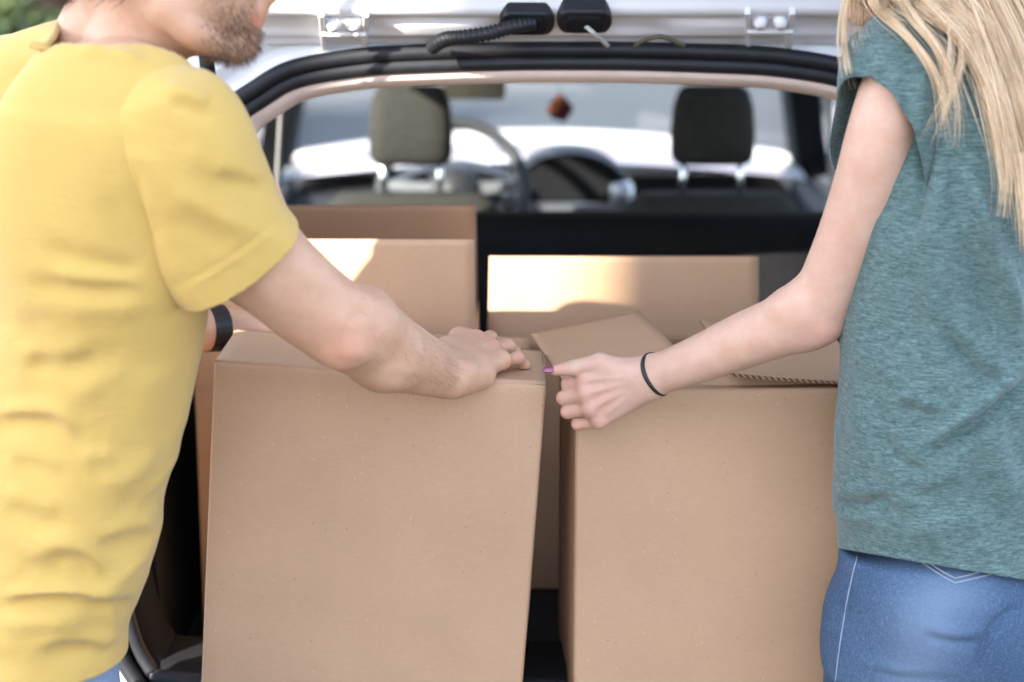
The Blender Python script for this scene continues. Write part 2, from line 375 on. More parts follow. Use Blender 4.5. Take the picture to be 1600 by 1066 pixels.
# ------------------------------------------------------------------ signed distance modelling (bodies, clothes)
def smin(a, b, k):
    h = np.clip(0.5 + 0.5 * (b - a) / k, 0, 1); return b * (1 - h) + a * h - k * h * (1 - h)
class Field:
    def __init__(s, lo, hi, h):
        s.lo = np.asarray(lo, float); s.h = h
        s.n = np.ceil((np.asarray(hi, float) - s.lo) / h).astype(int) + 1
        s.D = np.full(s.n, 0.5, dtype=np.float32)
        s.ax = [(s.lo[i] + h * np.arange(s.n[i])).astype(np.float32) for i in range(3)]
    def apply(s, fn, lo, hi, k, mode='add'):
        m = k + 3 * s.h; sl = []
        for i in range(3):
            a = int(max(0, math.floor((lo[i] - m - s.lo[i]) / s.h))); b = int(min(s.n[i], math.ceil((hi[i] + m - s.lo[i]) / s.h) + 1))
            if b <= a: return
            sl.append(slice(a, b))
        X = s.ax[0][sl[0]][:, None, None]; Y = s.ax[1][sl[1]][None, :, None]; Z = s.ax[2][sl[2]][None, None, :]
        d = fn(X, Y, Z).astype(np.float32); A = s.D[tuple(sl)]
        if mode == 'add': s.D[tuple(sl)] = smin(A, d, max(k, 1e-5))
        else: s.D[tuple(sl)] = -smin(-A, d, max(k, 1e-5))
    def cone(s, a, b, ra, rb, k=0.01, n=None, flat=1.0, mode='add'):
        a = np.asarray(a, float); b = np.asarray(b, float); ba = b - a; L = float(np.dot(ba, ba)) + 1e-12
        R = max(ra, rb) * max(1, flat); lo = np.minimum(a, b) - R; hi = np.maximum(a, b) + R
        def fn(X, Y, Z):
            x, y, z = X - a[0], Y - a[1], Z - a[2]
            h = np.clip((x * ba[0] + y * ba[1] + z * ba[2]) / L, 0, 1)
            x = x - ba[0] * h; y = y - ba[1] * h; z = z - ba[2] * h
            if n is not None:
                q = (x * n[0] + y * n[1] + z * n[2]) * (1 / flat - 1); x = x + n[0] * q; y = y + n[1] * q; z = z + n[2] * q
            return (np.sqrt(x * x + y * y + z * z) - (ra + (rb - ra) * h)) * (min(1, flat) if n is not None else 1)
        s.apply(fn, lo, hi, k, mode)
    def chain(s, pts, rad, k=0.01, n=None, flat=1.0, sub=6):
        q = catmull([np.append(p, r) for p, r in zip(pts, rad)], sub)
        for i in range(len(q) - 1):
            s.cone(q[i, :3], q[i + 1, :3], q[i, 3], q[i + 1, 3], k if i == 0 else 0.002, n, flat)
    def ell(s, c, r, k=0.01, R=None, mode='add'):
        c = np.asarray(c, float); r = np.asarray(r, float); M = np.eye(3) if R is None else np.asarray(R, float)
        m = float(max(r))
        def fn(X, Y, Z):
            x, y, z = X - c[0], Y - c[1], Z - c[2]
            q = [(x * M[0, i] + y * M[1, i] + z * M[2, i]) for i in range(3)]
            k0 = np.sqrt(sum((q[i] / r[i]) ** 2 for i in range(3))); k1 = np.sqrt(sum((q[i] / r[i] ** 2) ** 2 for i in range(3))) + 1e-9
            return k0 * (k0 - 1) / k1
        s.apply(fn, c - m, c + m, k, mode)
    def slices(s, z, cx, cy, a, b, ang, k=0.02, p=2.2, grow=0.0):
        """stack of horizontal super-ellipses"""
        z, cx, cy, a, b = [np.asarray(q, float) for q in (z, cx, cy, a, b)]; o = np.argsort(z)
        z, cx, cy, a, b = z[o], cx[o], cy[o], a[o] + grow, b[o] + grow
        ang = np.full(len(z), ang) if np.isscalar(ang) else np.asarray(ang, float)[o]
        zz = np.linspace(z[0], z[-1], 200)
        def sm(v):
            w = np.interp(zz, z, v); kk = np.ones(13) / 13; wp = np.pad(w, 6, mode='edge'); return np.convolve(wp, kk, 'valid')
        t = [sm(v) for v in (cx, cy, a, b, ang)]
        m = float(max(a.max(), b.max()))
        def fn(X, Y, Z):
            f = [np.interp(Z.ravel(), zz, v)[None, None, :] for v in t]
            x, y = X - f[0], Y - f[1]; c_, s_ = np.cos(f[4]), np.sin(f[4])
            u = np.abs(x * c_ + y * s_) / f[2]; v = np.abs(-x * s_ + y * c_) / f[3]
            q = (u ** p + v ** p) ** (1 / p)
            d = (q - 1) * np.minimum(f[2], f[3])
            return np.maximum(np.maximum(d, z[0] - Z), Z - z[-1])
        s.apply(fn, (cx.min() - m, cy.min() - m, z[0]), (cx.max() + m, cy.max() + m, z[-1]), k)
    def mesh(s):
        D = s.D; ins = D < 0; n = s.n
        c = ins[:-1, :-1, :-1].astype(np.int8)
        for dx in (0, 1):
            for dy in (0, 1):
                for dz in (0, 1):
                    if dx + dy + dz: c = c + ins[dx:n[0] - 1 + dx, dy:n[1] - 1 + dy, dz:n[2] - 1 + dz]
        idx = np.argwhere((c > 0) & (c < 8)); N = len(idx)
        lut = np.full(np.array(n) - 1, -1, dtype=np.int32); lut[idx[:, 0], idx[:, 1], idx[:, 2]] = np.arange(N)
        corner = {}
        for dx in (0, 1):
            for dy in (0, 1):
                for dz in (0, 1): corner[(dx, dy, dz)] = D[idx[:, 0] + dx, idx[:, 1] + dy, idx[:, 2] + dz]
        acc = np.zeros((N, 3)); cnt = np.zeros(N)
        for ax in range(3):
            o = [i for i in range(3) if i != ax]
            for p in (0, 1):
                for q in (0, 1):
                    e0 = [0, 0, 0]; e0[o[0]] = p; e0[o[1]] = q; e1 = list(e0); e1[ax] = 1
                    a = corner[tuple(e0)]; b = corner[tuple(e1)]; m = (a < 0) != (b < 0)
                    t = np.where(m, a / np.where(m, a - b, 1), 0)
                    pos = np.zeros((N, 3)); pos[:, o[0]] = p; pos[:, o[1]] = q; pos[:, ax] = t
                    acc[m] += pos[m]; cnt[m] += 1
        V = s.lo + s.h * (idx + acc / cnt[:, None])
        Fs = []
        for ax in range(3):
            o1, o2 = (ax + 1) % 3, (ax + 2) % 3
            sl0 = [slice(None)] * 3; sl1 = [slice(None)] * 3; sl0[ax] = slice(0, n[ax] - 1); sl1[ax] = slice(1, n[ax])
            A = ins[tuple(sl0)]; B = ins[tuple(sl1)]; e = np.argwhere(A != B)
            e = e[(e[:, o1] > 0) & (e[:, o2] > 0) & (e[:, o1] < n[o1] - 1) & (e[:, o2] < n[o2] - 1)]
            fl = A[e[:, 0], e[:, 1], e[:, 2]]
            def L(d1, d2):
                g = e.copy(); g[:, o1] -= d1; g[:, o2] -= d2; return lut[g[:, 0], g[:, 1], g[:, 2]]
            q = np.stack([L(1, 1), L(0, 1), L(0, 0), L(1, 0)], 1)
            q[~fl] = q[~fl][:, ::-1]; Fs.append(q)
        F = np.concatenate(Fs); F = F[(F >= 0).all(1)]
        return V, F
def vnormals(V, F):
    a = V[F[:, 2]] - V[F[:, 0]]; b = V[F[:, 3]] - V[F[:, 1]]; fn = np.cross(a, b); N = np.zeros_like(V)
    for i in range(4): np.add.at(N, F[:, i], fn)
    return N / (np.linalg.norm(N, axis=1, keepdims=True) + 1e-12)
def relax(V, F, it=2, lam=0.5):
    E = np.concatenate([F[:, [0, 1]], F[:, [1, 2]], F[:, [2, 3]], F[:, [3, 0]]])
    deg = np.bincount(E[:, 0], minlength=len(V)) + np.bincount(E[:, 1], minlength=len(V))
    for _ in range(it):
        S = np.zeros_like(V); np.add.at(S, E[:, 0], V[E[:, 1]]); np.add.at(S, E[:, 1], V[E[:, 0]])
        V = V + lam * (S / deg[:, None] - V)
    return V
def keep_biggest(V, F):
    return V, F
CAMP = np.array([0, 0, ZC])
def strokes(V, F, lst, facing=0.0):
    """press folds into cloth: each stroke is (pixel polyline, half width px, height mm[, skew])"""
    for st in lst:
        pts, w, h = st[0], st[1], st[2]; skew = st[3] if len(st) > 3 else 0.0
        N = vnormals(V, F); view = CAMP - V; view /= np.linalg.norm(view, axis=1, keepdims=True)
        fc = np.clip((N * view).sum(1) * 2.2, 0, 1); px, py = proj(V)
        q = catmull([np.array([p[0], p[1], 0.0]) for p in pts], 6)[:, :2]
        seg = np.linalg.norm(np.diff(q, axis=0), axis=1); cum = np.concatenate([[0], np.cumsum(seg)]); tot = cum[-1]
        x0, y0 = q.min(0) - 4 * w; x1, y1 = q.max(0) + 4 * w
        m = np.where((px > x0) & (px < x1) & (py > y0) & (py < y1) & (fc > 0))[0]
        if len(m) == 0: continue
        best = np.full(len(m), 1e9); tt = np.zeros(len(m)); sg = np.zeros(len(m))
        for i in range(len(seg)):
            a = q[i]; d = q[i + 1] - a; L = seg[i] ** 2 + 1e-9
            rx, ry = px[m] - a[0], py[m] - a[1]; t = np.clip((rx * d[0] + ry * d[1]) / L, 0, 1)
            ex, ey = rx - t * d[0], ry - t * d[1]; dd = np.hypot(ex, ey); b = dd < best
            best = np.where(b, dd, best); tt = np.where(b, (cum[i] + t * seg[i]) / tot, tt); sg = np.where(b, np.sign(d[0] * ey - d[1] * ex), sg)
        ta = np.clip(np.minimum(tt, 1 - tt) * 4, 0, 1); ta = ta * ta * (3 - 2 * ta); ta = 0.15 + 0.85 * ta
        s = best * sg / w
        prof = np.exp(-s * s) - skew * 0.9 * s * np.exp(-s * s)
        V = V.copy(); V[m] += N[m] * (h * 0.001 * prof * ta * fc[m])[:, None]
    return V
def cut(V, F, p, n, sub=None):
    """remove the side of the plane that n points to, with a clean edge; returns triangles/quads as bmesh"""
    bm = bmesh.new(); vs = [bm.verts.new(v) for v in V]
    for f in F: bm.faces.new([vs[i] for i in f])
    bmesh.ops.bisect_plane(bm, geom=bm.verts[:] + bm.edges[:] + bm.faces[:], dist=1e-6, plane_co=Vector(p), plane_no=Vector(n), clear_outer=True)
    bm.verts.ensure_lookup_table(); bm.verts.index_update()
    V2 = np.array([v.co[:] for v in bm.verts]); F2 = [tuple(v.index for v in f.verts) for f in bm.faces]; bm.free(); return V2, F2
def wobble(V, N, scale, amp, seed=0):
    r = np.random.default_rng(seed); d = np.zeros(len(V))
    for i in range(7):
        k = nrm(r.normal(size=3)) * 2 * math.pi / (scale * r.uniform(0.6, 1.6)); d += np.sin(V @ k + r.uniform(0, 6.28))
    return V + N * (d * amp / 2.6)[:, None]
def drape(V, F, along, wl, amp, seed=0, spread=.35, mask=None, sharp=1.6):
    """soft connected folds: ridges that run along a direction, irregular in spacing and strength"""
    r = np.random.default_rng(seed); N = vnormals(V, F); along = nrm(along); d = np.zeros(len(V))
    warp = sum(np.sin(V @ (nrm(r.normal(size=3)) * 2 * math.pi / r.uniform(.12, .30)) + r.uniform(0, 6.28)) for _ in range(4)) * .35
    for i in range(5):
        t = nrm(np.cross(along, nrm((0.0, 1.0, 0.15)))); k = nrm(t + along * r.normal() * spread) * 2 * math.pi / (wl * r.uniform(.7, 1.7))
        s_ = .55 * (1 - np.abs(np.sin(.5 * (V @ k + warp * 1.6) + r.uniform(0, 6.28)))) + .45 * (.5 + .5 * np.sin(V @ k * .7 + warp + r.uniform(0, 6.28)))
        m_ = .5 + .5 * np.sin(V @ (nrm(r.normal(size=3)) * 2 * math.pi / r.uniform(.14, .32)) + r.uniform(0, 6.28))
        d += (s_ ** sharp) * m_ ** 1.5
    d = (d - d.mean()) * amp / 1.4
    if mask is not None: d = d * mask
    return V + N * d[:, None]
def set_tone(o, rgb):
    at = o.data.color_attributes.new('tone', 'FLOAT_COLOR', 'POINT')
    a = np.ones((len(o.data.vertices), 4), dtype=np.float32); a[:, :3] = rgb; at.data.foreach_set('color', a.ravel())
def gauss_tone(V, spots):
    t = np.zeros(len(V))
    for c, r, s in spots: t = np.maximum(t, s * np.exp(-((V - np.asarray(c)) ** 2).sum(1) / r ** 2))
    return t
def strands(name, lines, r0, r1, mat, parent, tones, sides=3):
    """hairs as thin tapered tubes in one mesh"""
    Vs = []; Fs = []; T = []; off = 0
    for ln, tn in zip(lines, tones):
        n = len(ln); d = np.gradient(ln, axis=0); d /= np.linalg.norm(d, axis=1, keepdims=True) + 1e-9
        s = np.cross(d, (0.3, -1, 0.2)); s /= np.linalg.norm(s, axis=1, keepdims=True) + 1e-9; u = np.cross(s, d)
        rr = (r1 + (r0 - r1) * np.clip((1 - np.linspace(0, 1, n)) * 2.5, 0, 1))[:, None]
        for k in range(sides):
            a = 2 * math.pi * k / sides; Vs.append(ln + rr * (math.cos(a) * s + math.sin(a) * u))
        i = np.arange(n - 1)
        for k in range(sides):
            l = (k + 1) % sides
            Fs.append(np.stack([off + k * n + i, off + k * n + i + 1, off + l * n + i + 1, off + l * n + i], 1))
        T += [tn] * (n * sides); off += n * sides
    V = np.concatenate(Vs); F = np.concatenate(Fs)
    o = mesh_obj(name, V, F, mat, None, smooth=True); keep(o, parent)
    T = np.array(T); set_tone(o, np.stack([T, T, T], 1)); return o
# ================================================================== setting
g = 160.0
V = [(-g, -g, 0), (g, -g, 0), (g, g, 0), (-g, g, 0)]
tag(mesh_obj('ground', V, [(0, 1, 2, 3)], 'asphalt'), kind='structure')
V, F = box_vf((-40, -30, -0.05), (9, 4.6, 0.004))
tag(mesh_obj('driveway', V, F, 'paving'), kind='structure')  # unseen pale paving, added to bounce warm light up onto the fronts
def leaves(n, c, r, size, seed, clumps=26, shell=0.55):
    q = np.random.default_rng(seed); c = np.asarray(c, float); r = np.asarray(r, float)
    cl = q.normal(size=(clumps, 3)); cl /= np.linalg.norm(cl, axis=1, keepdims=True); cl *= q.uniform(shell, 0.95, (clumps, 1))
    k = q.integers(0, clumps, n); p = cl[k] + q.normal(size=(n, 3)) * 0.20; p = c + p * r
    d = q.normal(size=(n, 3)); d /= np.linalg.norm(d, axis=1, keepdims=True)
    e = np.cross(d, q.normal(size=(n, 3))); e /= np.linalg.norm(e, axis=1, keepdims=True)
    s = size * q.uniform(0.6, 1.3, (n, 1))
    V = np.stack([p - d * s, p + e * s * 0.5, p + d * s, p - e * s * 0.5], 1).reshape(-1, 3)
    F = np.arange(4 * n).reshape(n, 4); return V, F
def tree(name, label, base, height, trunk_h, rad, n, size, seed, mat='leaf', cat='tree', group=None, clumps=26, shell=0.55):
    x, y = base; t = empty(name, (x, y, 0), label, cat, group)
    cc = np.array([0, 0, trunk_h + (height - trunk_h) * 0.5]); R = (rad, rad, (height - trunk_h) * 0.55)
    V, F = leaves(n, cc, R, size, seed, clumps, shell); mesh_obj('crown', V, F, mat, t)
    q = np.random.default_rng(seed + 1); parts = []
    tr = height * 0.022 + 0.02
    parts.append(tube_vf(catmull([(0, 0, 0), (0.03, 0.02, trunk_h * 0.6), (0.05, -0.03, trunk_h + (height - trunk_h) * 0.45), (0.02, 0, height * 0.9)], 5), np.linspace(tr, tr * 0.2, 16), 9))
    for i in range(9):
        z0 = trunk_h * 0.8 + (height - trunk_h) * 0.06 * i; a = i * 2.4; l = rad * q.uniform(0.55, 0.9)
        parts.append(tube_vf(catmull([(0.03, 0, z0), (math.cos(a) * l * .5, math.sin(a) * l * .5, z0 + .25 * l), (math.cos(a) * l, math.sin(a) * l, z0 + .65 * l)], 4), np.linspace(tr * .45, tr * .08, 9), 6))
    V, F = join_vf(*parts); mesh_obj('trunk', V, F, 'bark', t, smooth=True)
    return t
# unseen house, made up to keep the sun off the people and boxes
hn_ = np.array([-SUN_FROM.y, SUN_FROM.x, 0]); hn_ = hn_ if hn_[0] > 0 else -hn_
sf_ = np.array(SUN_FROM); corner = sf_ * 5.6 + hn_ * (-2.235)
shade_house = empty('house', tuple(corner), 'unseen two storey house added behind the photographer to shade the people', 'house')
yaw_ = math.atan2(hn_[1], hn_[0]); shade_house.rotation_euler = (0, 0, yaw_)
V, F = box_vf((0, -7, 0), (4.6, 0, 5.6)); mesh_obj('wall', V, F, 'render', shade_house)
V = [(-.02, .3, 5.6), (4.9, .3, 5.6), (4.9, -7.3, 5.6), (-.02, -7.3, 5.6), (-.02, -3.5, 7.4), (4.9, -3.5, 7.4)]
mesh_obj('roof', V, [(0, 1, 5, 4), (2, 3, 4, 5), (0, 4, 3), (1, 2, 5), (3, 2, 1, 0)], 'roof', shade_house)
for i in range(1):
    for z in (.9, 3.4):
        V, F = box_vf((1.5 + 3.4 * i, -.02, z), (2.9 + 3.4 * i, .03, z + 1.5)); w = mesh_obj('window', V, F, 'paint', shade_house)
        V, F = box_vf((1.6 + 3.4 * i, .035, z + .1), (2.8 + 3.4 * i, .045, z + 1.4)); mesh_obj('pane', V, F, 'dash', w)
tp_ = sf_ * 5.3 + hn_ * (-2.56)  # added out-of-view tree; its trunk blocks sun from the left rear box
tree('sun_block_tree', 'unseen tall slim tree added beside the house corner to block the sun', (float(tp_[0]), float(tp_[1])), 9.0, 6.6, 1.3, 5000, 0.09, 61, shell=0.3)
# greenery left of the car
for i, (x, y, h, r, s, m) in enumerate([(-2.9, 9.6, 1.55, 0.85, 21, 'leaf'), (-4.3, 11.2, 1.9, 1.1, 22, 'leaf2'), (-2.9, 13.2, 1.5, 0.9, 23, 'leaf'), (-3.3, 7.4, 1.35, 0.75, 25, 'leaf2'), (-5.4, 14.2, 2.4, 1.4, 24, 'leaf')]):
    lab = ['green leafy shrub beside the car behind the man in yellow', 'tall olive shrub behind the green shrub left of the car', 'rounded green shrub farthest ahead along the car', 'low brownish shrub nearest to the car door', 'tallest green shrub at the back left'][i]
    tree('shrub', lab, (x, y), h, 0.15, r, 5200, 0.06, s, m, 'shrub', 'shrubs beside the car', shell=0.35, clumps=34)
for i, (x, y, h, r, s) in enumerate([(4.2, 9.0, 4.6, 1.8, 31), (5.2, 13.5, 5.2, 2.1, 32)]):
    lab = ['dark leafy tree right of the car by the passenger door', 'dark leafy tree far ahead on the right of the car'][i]
    tree('roadside_tree', lab, (x, y), h, 0.7, r, 7000, 0.09, s, 'leaf', 'tree', 'trees right of the car', shell=0.3, clumps=40)
# far house across the road
hs_ = empty('house', (0.5, 34, 0), 'pale rendered house across the road ahead of the car', 'house')
V, F = box_vf((-9, 0, 0), (9, 8, 5.4)); mesh_obj('wall', V, F, 'render', hs_)
V = [(-9.6, -.6, 5.4), (9.6, -.6, 5.4), (9.6, 8.6, 5.4), (-9.6, 8.6, 5.4), (-9.6, 4, 8.2), (9.6, 4, 8.2)]
mesh_obj('roof', V, [(0, 1, 5, 4), (2, 3, 4, 5), (0, 4, 3), (1, 2, 5), (3, 2, 1, 0)], 'roof', hs_)
for i in range(5):
    for z in (1.0, 3.4):
        V, F = box_vf((-7.4 + 3.4 * i, -0.03, z), (-6.1 + 3.4 * i, 0.02, z + 1.4)); w = mesh_obj('window', V, F, 'paint', hs_)
        V, F = box_vf((-7.3 + 3.4 * i, -0.05, z + .1), (-6.2 + 3.4 * i, -0.035, z + 1.3)); mesh_obj('pane', V, F, 'dash', w)
# ================================================================== the car
CX = 0.088
car = empty('hatchback_car', (CX, 4.6, 0), 'white hatchback car with its tailgate raised, loaded with cardboard boxes', 'car')
def cp(name, V, F, mat, parent=None, smooth=False, bevel=0.0, fixn=True):
    o = mesh_obj(name, V, F, mat, None, smooth=smooth, bevel=bevel)
    if fixn: fix_normals(o)
    p = parent or car
    o.parent = p
    if p is car: o.matrix_parent_inverse = Matrix.Translation(car.location).inverted()
    return o
def sub(vf): return ([np.asarray(v) for v in vf[0]], vf[1])
# --- opening of the hatch, a slanted loop
OP0 = np.array([0, 2.74, 0.64]); ON = nrm((0, -1, 0.30))      # opening plane
def hole(pts): return [on_plane(x, y, OP0, ON) for x, y in pts]
upper = [(140, 640), (232, 420), (288, 270), (343, 171), (392, 131), (454, 98), (562, 79), (667, 73), (800, 69), (874, 68.5)]
Lh = hole(upper)
lowz = [np.array(q_) for q_ in ((-.60, 2.70, .82), (-.552, 2.655, .655), (-.44, 2.64, .617), (CX, 2.64, .612))]
left = lowz[::-1] + Lh                       # from bottom centre up the left side to the top centre
cxm = CX
right = [np.array([2 * cxm - p[0], p[1], p[2]]) for p in left[::-1]]
ctrl = left + right[1:-1]
OUT = catmull(ctrl, 8, closed=True)
cen = np.array([cxm, OUT[:, 1].mean(), 1.05])
def inset(d, dy=0.0):
    """move the loop inwards by d metres in its own plane, dy along +Y"""
    n = len(OUT); R = np.zeros_like(OUT)
    for i in range(n):
        t = nrm(OUT[(i + 1) % n] - OUT[(i - 1) % n]); s = np.cross(t, ON)
        if np.dot(s, cen - OUT[i]) < 0: s = -s
        R[i] = OUT[i] + s * d + np.array([0, dy, 0])
    return R
# painted frame and gutter around the hatch
n_ = len(OUT); outer2 = []
side_x = lambda z: 0.66 + 0.17 * np.clip((1.45 - z) / 0.55, 0, 1)
G1 = inset(0.0, 0.012); G2 = inset(-0.030, 0.022); G3 = inset(-0.045, 0.0); G4 = inset(-0.085, 0.015)
cp('rear_frame', *strip_vf([G1, G2, G3, G4]), 'paint', smooth=True)
G5 = []
for p in G4:
    sgn = np.sign(p[0] - cxm) if abs(p[0] - cxm) > 1e-3 else 1
    f = np.clip((abs(p[0] - cxm) - 0.30) / 0.16, 0, 1)
    q = p.copy(); q[0] = (1 - f) * p[0] + f * (cxm + sgn * max(side_x(p[2]), abs(p[0] - cxm) + 0.02)); q[1] += 0.10 * f + 0.02
    q[2] = min(p[2] + 0.004, 1.56); G5.append(q)
G4b = inset(-0.0845, 0.016)
cp('rear_quarter_skin', *strip_vf([G4b, np.array(G5)]), 'paint', smooth=True)
# weather seal: two lips
cp('weather_seal', *tube_vf(inset(0.009, 0.008), 0.0125, 10, closed=True, up=(0, -1, 0.3)), 'rubber', smooth=True)
cp('weather_seal', *tube_vf(inset(0.030, 0.020), 0.0125, 10, closed=True, up=(0, -1, 0.3)), 'rubber', smooth=True)
cp('seal_base', *strip_vf([inset(-0.004, 0.014), inset(0.02, 0.026), inset(0.044, 0.03)]), 'black_trim', smooth=True)
# beige inner trim, upper half; black trim, lower half
ia, ib, ic = inset(0.040, 0.022), inset(0.052, 0.026), inset(0.066, 0.065)
idz = np.where(OUT[:, 2] > 1.02)[0]
k0 = int(np.where(np.diff(idz) > 1)[0][0] + 1) if (np.diff(idz) > 1).any() else 0
idz = np.roll(idz, -k0)
cp('hatch_trim', *strip_vf([ia[idz], ib[idz], ic[idz]], closed=False), 'beige_trim', smooth=True)
idl = np.array([i for i in range(n_) if OUT[i, 2] <= 1.06])
k0 = int(np.where(np.diff(idl) > 1)[0][0] + 1) if (np.diff(idl) > 1).any() else 0
idl = np.roll(idl, -k0)
cp('sill_trim', *strip_vf([inset(0.042, 0.02)[idl], inset(0.052, 0.03)[idl], inset(0.055, 0.12)[idl]], closed=False), 'black_trim', smooth=True)
# --- luggage bay
cp('trunk_floor', *box_vf((cxm - 0.63, 2.72, 0.57), (cxm + 0.63, 3.55, 0.598)), 'carpet')
for s in (-1, 1):
    prof = [(2.78, 0.60, 0.60), (2.82, 1.0, 0.635), (3.50, 1.0, 0.64), (3.50, 0.60, 0.61)]
    V = [(cxm + s * x, y, z) for y, z, x in prof] + [(cxm + s * (x + 0.02), y, z) for y, z, x in prof]
    cp('trunk_side_panel', V, [(0, 1, 2, 3), (7, 6, 5, 4), (0, 4, 5, 1), (1, 5, 6, 2), (2, 6, 7, 3), (3, 7, 4, 0)], 'black_trim')
# --- bumper and lower body
def body_side(s):
    st = [(2.66, .82, .30, .93), (2.9, .855, .24, .97), (3.6, .87, .22, .97), (4.6, .875, .22, .94), (5.5, .865, .22, .93), (6.2, .83, .24, .90), (6.8, .74, .30, .80)]
    rows = []
    for y, w, z0, z1 in st:
        rows.append([(cxm + s * (w - .06), y, z0), (cxm + s * w, y, z0 + .12), (cxm + s * (w + .005), y, (z0 + z1) / 2), (cxm + s * (w - .02), y, z1 - .05), (cxm + s * (w - .06), y, z1)])
    return strip_vf([[np.array(p) for p in r] for r in rows], closed=False)
for s in (-1, 1): cp('body_side', *body_side(s), 'paint', smooth=True)
prof = [(2.60, .28), (2.47, .34), (2.43, .48), (2.45, .58), (2.50, .628), (2.66, .628), (2.70, .60)]
rows = []
for y, z in prof:
    rows.append([np.array([cxm + x, y + 0.16 * (abs(x) / .84) ** 4, z]) for x in np.linspace(-.84, .84, 25)])
cp('rear_bumper', *strip_vf(rows, closed=False), 'black_trim', smooth=True)
for s in (-1, 1):
    V = [(cxm + s * .70, 2.70, .74), (cxm + s * .84, 2.76, .74), (cxm + s * .84, 2.82, 1.02), (cxm + s * .71, 2.76, 1.02)]
    V += [(x, y + .06, z) for x, y, z in V]; cp('tail_lamp', V, [(0, 1, 2, 3), (7, 6, 5, 4), (0, 4, 5, 1), (1, 5, 6, 2), (2, 6, 7, 3), (3, 7, 4, 0)], 'lamp', bevel=0.012)
rows = []
for y, w, z in [(5.55, .74, .99), (5.9, .75, 1.005), (6.3, .74, .99), (6.65, .70, .94), (6.9, .62, .80), (6.95, .60, .55), (6.9, .62, .30)]:
    rows.append([np.array([cxm + w * t, y - 0.12 * (t * t) * (y > 6.2), z - 0.05 * t * t]) for t in np.linspace(-1, 1, 17)])
cp('hood', *strip_vf(rows, closed=False), 'paint', smooth=True)
rows = []
for y, z in [(3.03, 1.520), (3.3, 1.545), (3.9, 1.565), (4.6, 1.555), (5.0, 1.515)]:
    rows.append([np.array([cxm + .60 * t, y - 0.01 * t * t, z - 0.055 * t ** 4 - .012 * t * t]) for t in np.linspace(-1, 1, 17)])
cp('roof', *strip_vf(rows, closed=False), 'paint', smooth=True)
rows2 = [[p + np.array([0, 0.05 if i == 0 else 0, -0.035]) for p in r] for i, r in enumerate(rows)]
cp('headliner', *strip_vf(rows2, closed=False), 'headliner', smooth=True)
for s in (-1, 1):
    wx = lambda z: 0.60 + 0.19 * np.clip((1.50 - z) / 0.55, 0, 1)
    def pt(y, z): return np.array([cxm + s * wx(z), y, z])
    # pillars: black window frame with grey inner trim
    cp('pillar', *bar_vf(pt(5.0, 1.50), pt(5.85, .95), .10, .09, .13, .10, side=(0, 1, 0)), 'black_trim', bevel=.01)
    cp('pillar', *bar_vf(pt(4.09, 1.52), pt(4.12, .93), .16, .07, .22, .08, side=(0, 1, 0)), 'black_trim', bevel=.01)
    cp('pillar_trim', *bar_vf(pt(4.10, 1.50) - np.array([s * .045, 0, 0]), pt(4.14, .95) - np.array([s * .05, 0, 0]), .03, .02, .05, .03, side=(0, 1, 0)), 'grey_trim', bevel=.006)
    cp('pillar', *bar_vf(pt(3.52, 1.51), pt(3.40, .95), .10, .07, .22, .08, side=(0, 1, 0)), 'black_trim', bevel=.01)
    cp('pillar', *bar_vf(pt(3.10, 1.49), pt(2.86, .95), .12, .08, .24, .09, side=(0, 1, 0)), 'black_trim', bevel=.01)
    cp('roof_rail', *tube_vf(catmull([pt(3.08, 1.49), pt(3.9, 1.525), pt(4.6, 1.52), pt(5.02, 1.49)], 6), .035, 8), 'black_trim', smooth=True)
    cp('door_panel', *box_vf((cxm + s * .70 if s > 0 else cxm - .77, 3.5, .35), (cxm + .77 if s > 0 else cxm - .70, 5.6, .94)), 'dash', bevel=.02)
    for (ya, yb, yc, yd) in ((4.19, 5.02, 5.80, 4.26), (3.56, 4.08, 4.11, 3.50), (3.14, 3.48, 3.30, 2.98)):
        a = [pt(ya, 1.50), pt(yb, 1.50), pt(yc, .95), pt(yd, .95)]
        t_ = np.array([s * .004, 0, 0]); cp('side_window', [p - t_ for p in a] + [p + t_ for p in a], [(0, 1, 2, 3), (7, 6, 5, 4), (0, 4, 5, 1), (1, 5, 6, 2), (2, 6, 7, 3), (3, 7, 4, 0)], 'glass')
    wy = [3.42, 5.95]
    for y in wy:
        w = cp('wheel', *lathe_vf([(.0, .0), (.30, .0), (.315, .03), (.315, .17), (.30, .20), (.0, .20)], (cxm + s * .86, y, .316), (-s, 0, 0)), 'tyre', smooth=True)
        cp('rim', *lathe_vf([(.0, -.012), (.12, -.012), (.19, .005), (.205, -.008), (.205, .02)], (cxm + s * .86, y, .316), (-s, 0, 0)), 'silver', w, smooth=True)
    cp('door_mirror', *tube_vf(catmull([(cxm + s * .80, 5.45, .99), (cxm + s * .93, 5.42, 1.03), (cxm + s * 1.03, 5.42, 1.03)], 4), [.03, .05, .075, .085, .085, .085, .08, .075, .05], 12), 'paint', smooth=True)
ws = [(cxm - .57, 5.03, 1.50), (cxm + .57, 5.03, 1.50), (cxm + .74, 5.86, .975), (cxm - .74, 5.86, .975)]
cp('windshield', ws + [(x, y + .005, z + .004) for x, y, z in ws], [(0, 1, 2, 3), (7, 6, 5, 4), (0, 4, 5, 1), (1, 5, 6, 2), (2, 6, 7, 3), (3, 7, 4, 0)], 'glass')
# --- rear seat
rb = cp('rear_seat', *box_vf((cxm - .60, 3.56, .42), (cxm + .60, 3.70, 1.165)), 'black_trim', smooth=True, bevel=.05)
rb.modifiers['bevel'].segments = 4
o = rbox('rear_cushion', (cxm - .60, 3.66, .36), (cxm + .60, 4.15, .56), .06, 'seat'); o.parent = rb
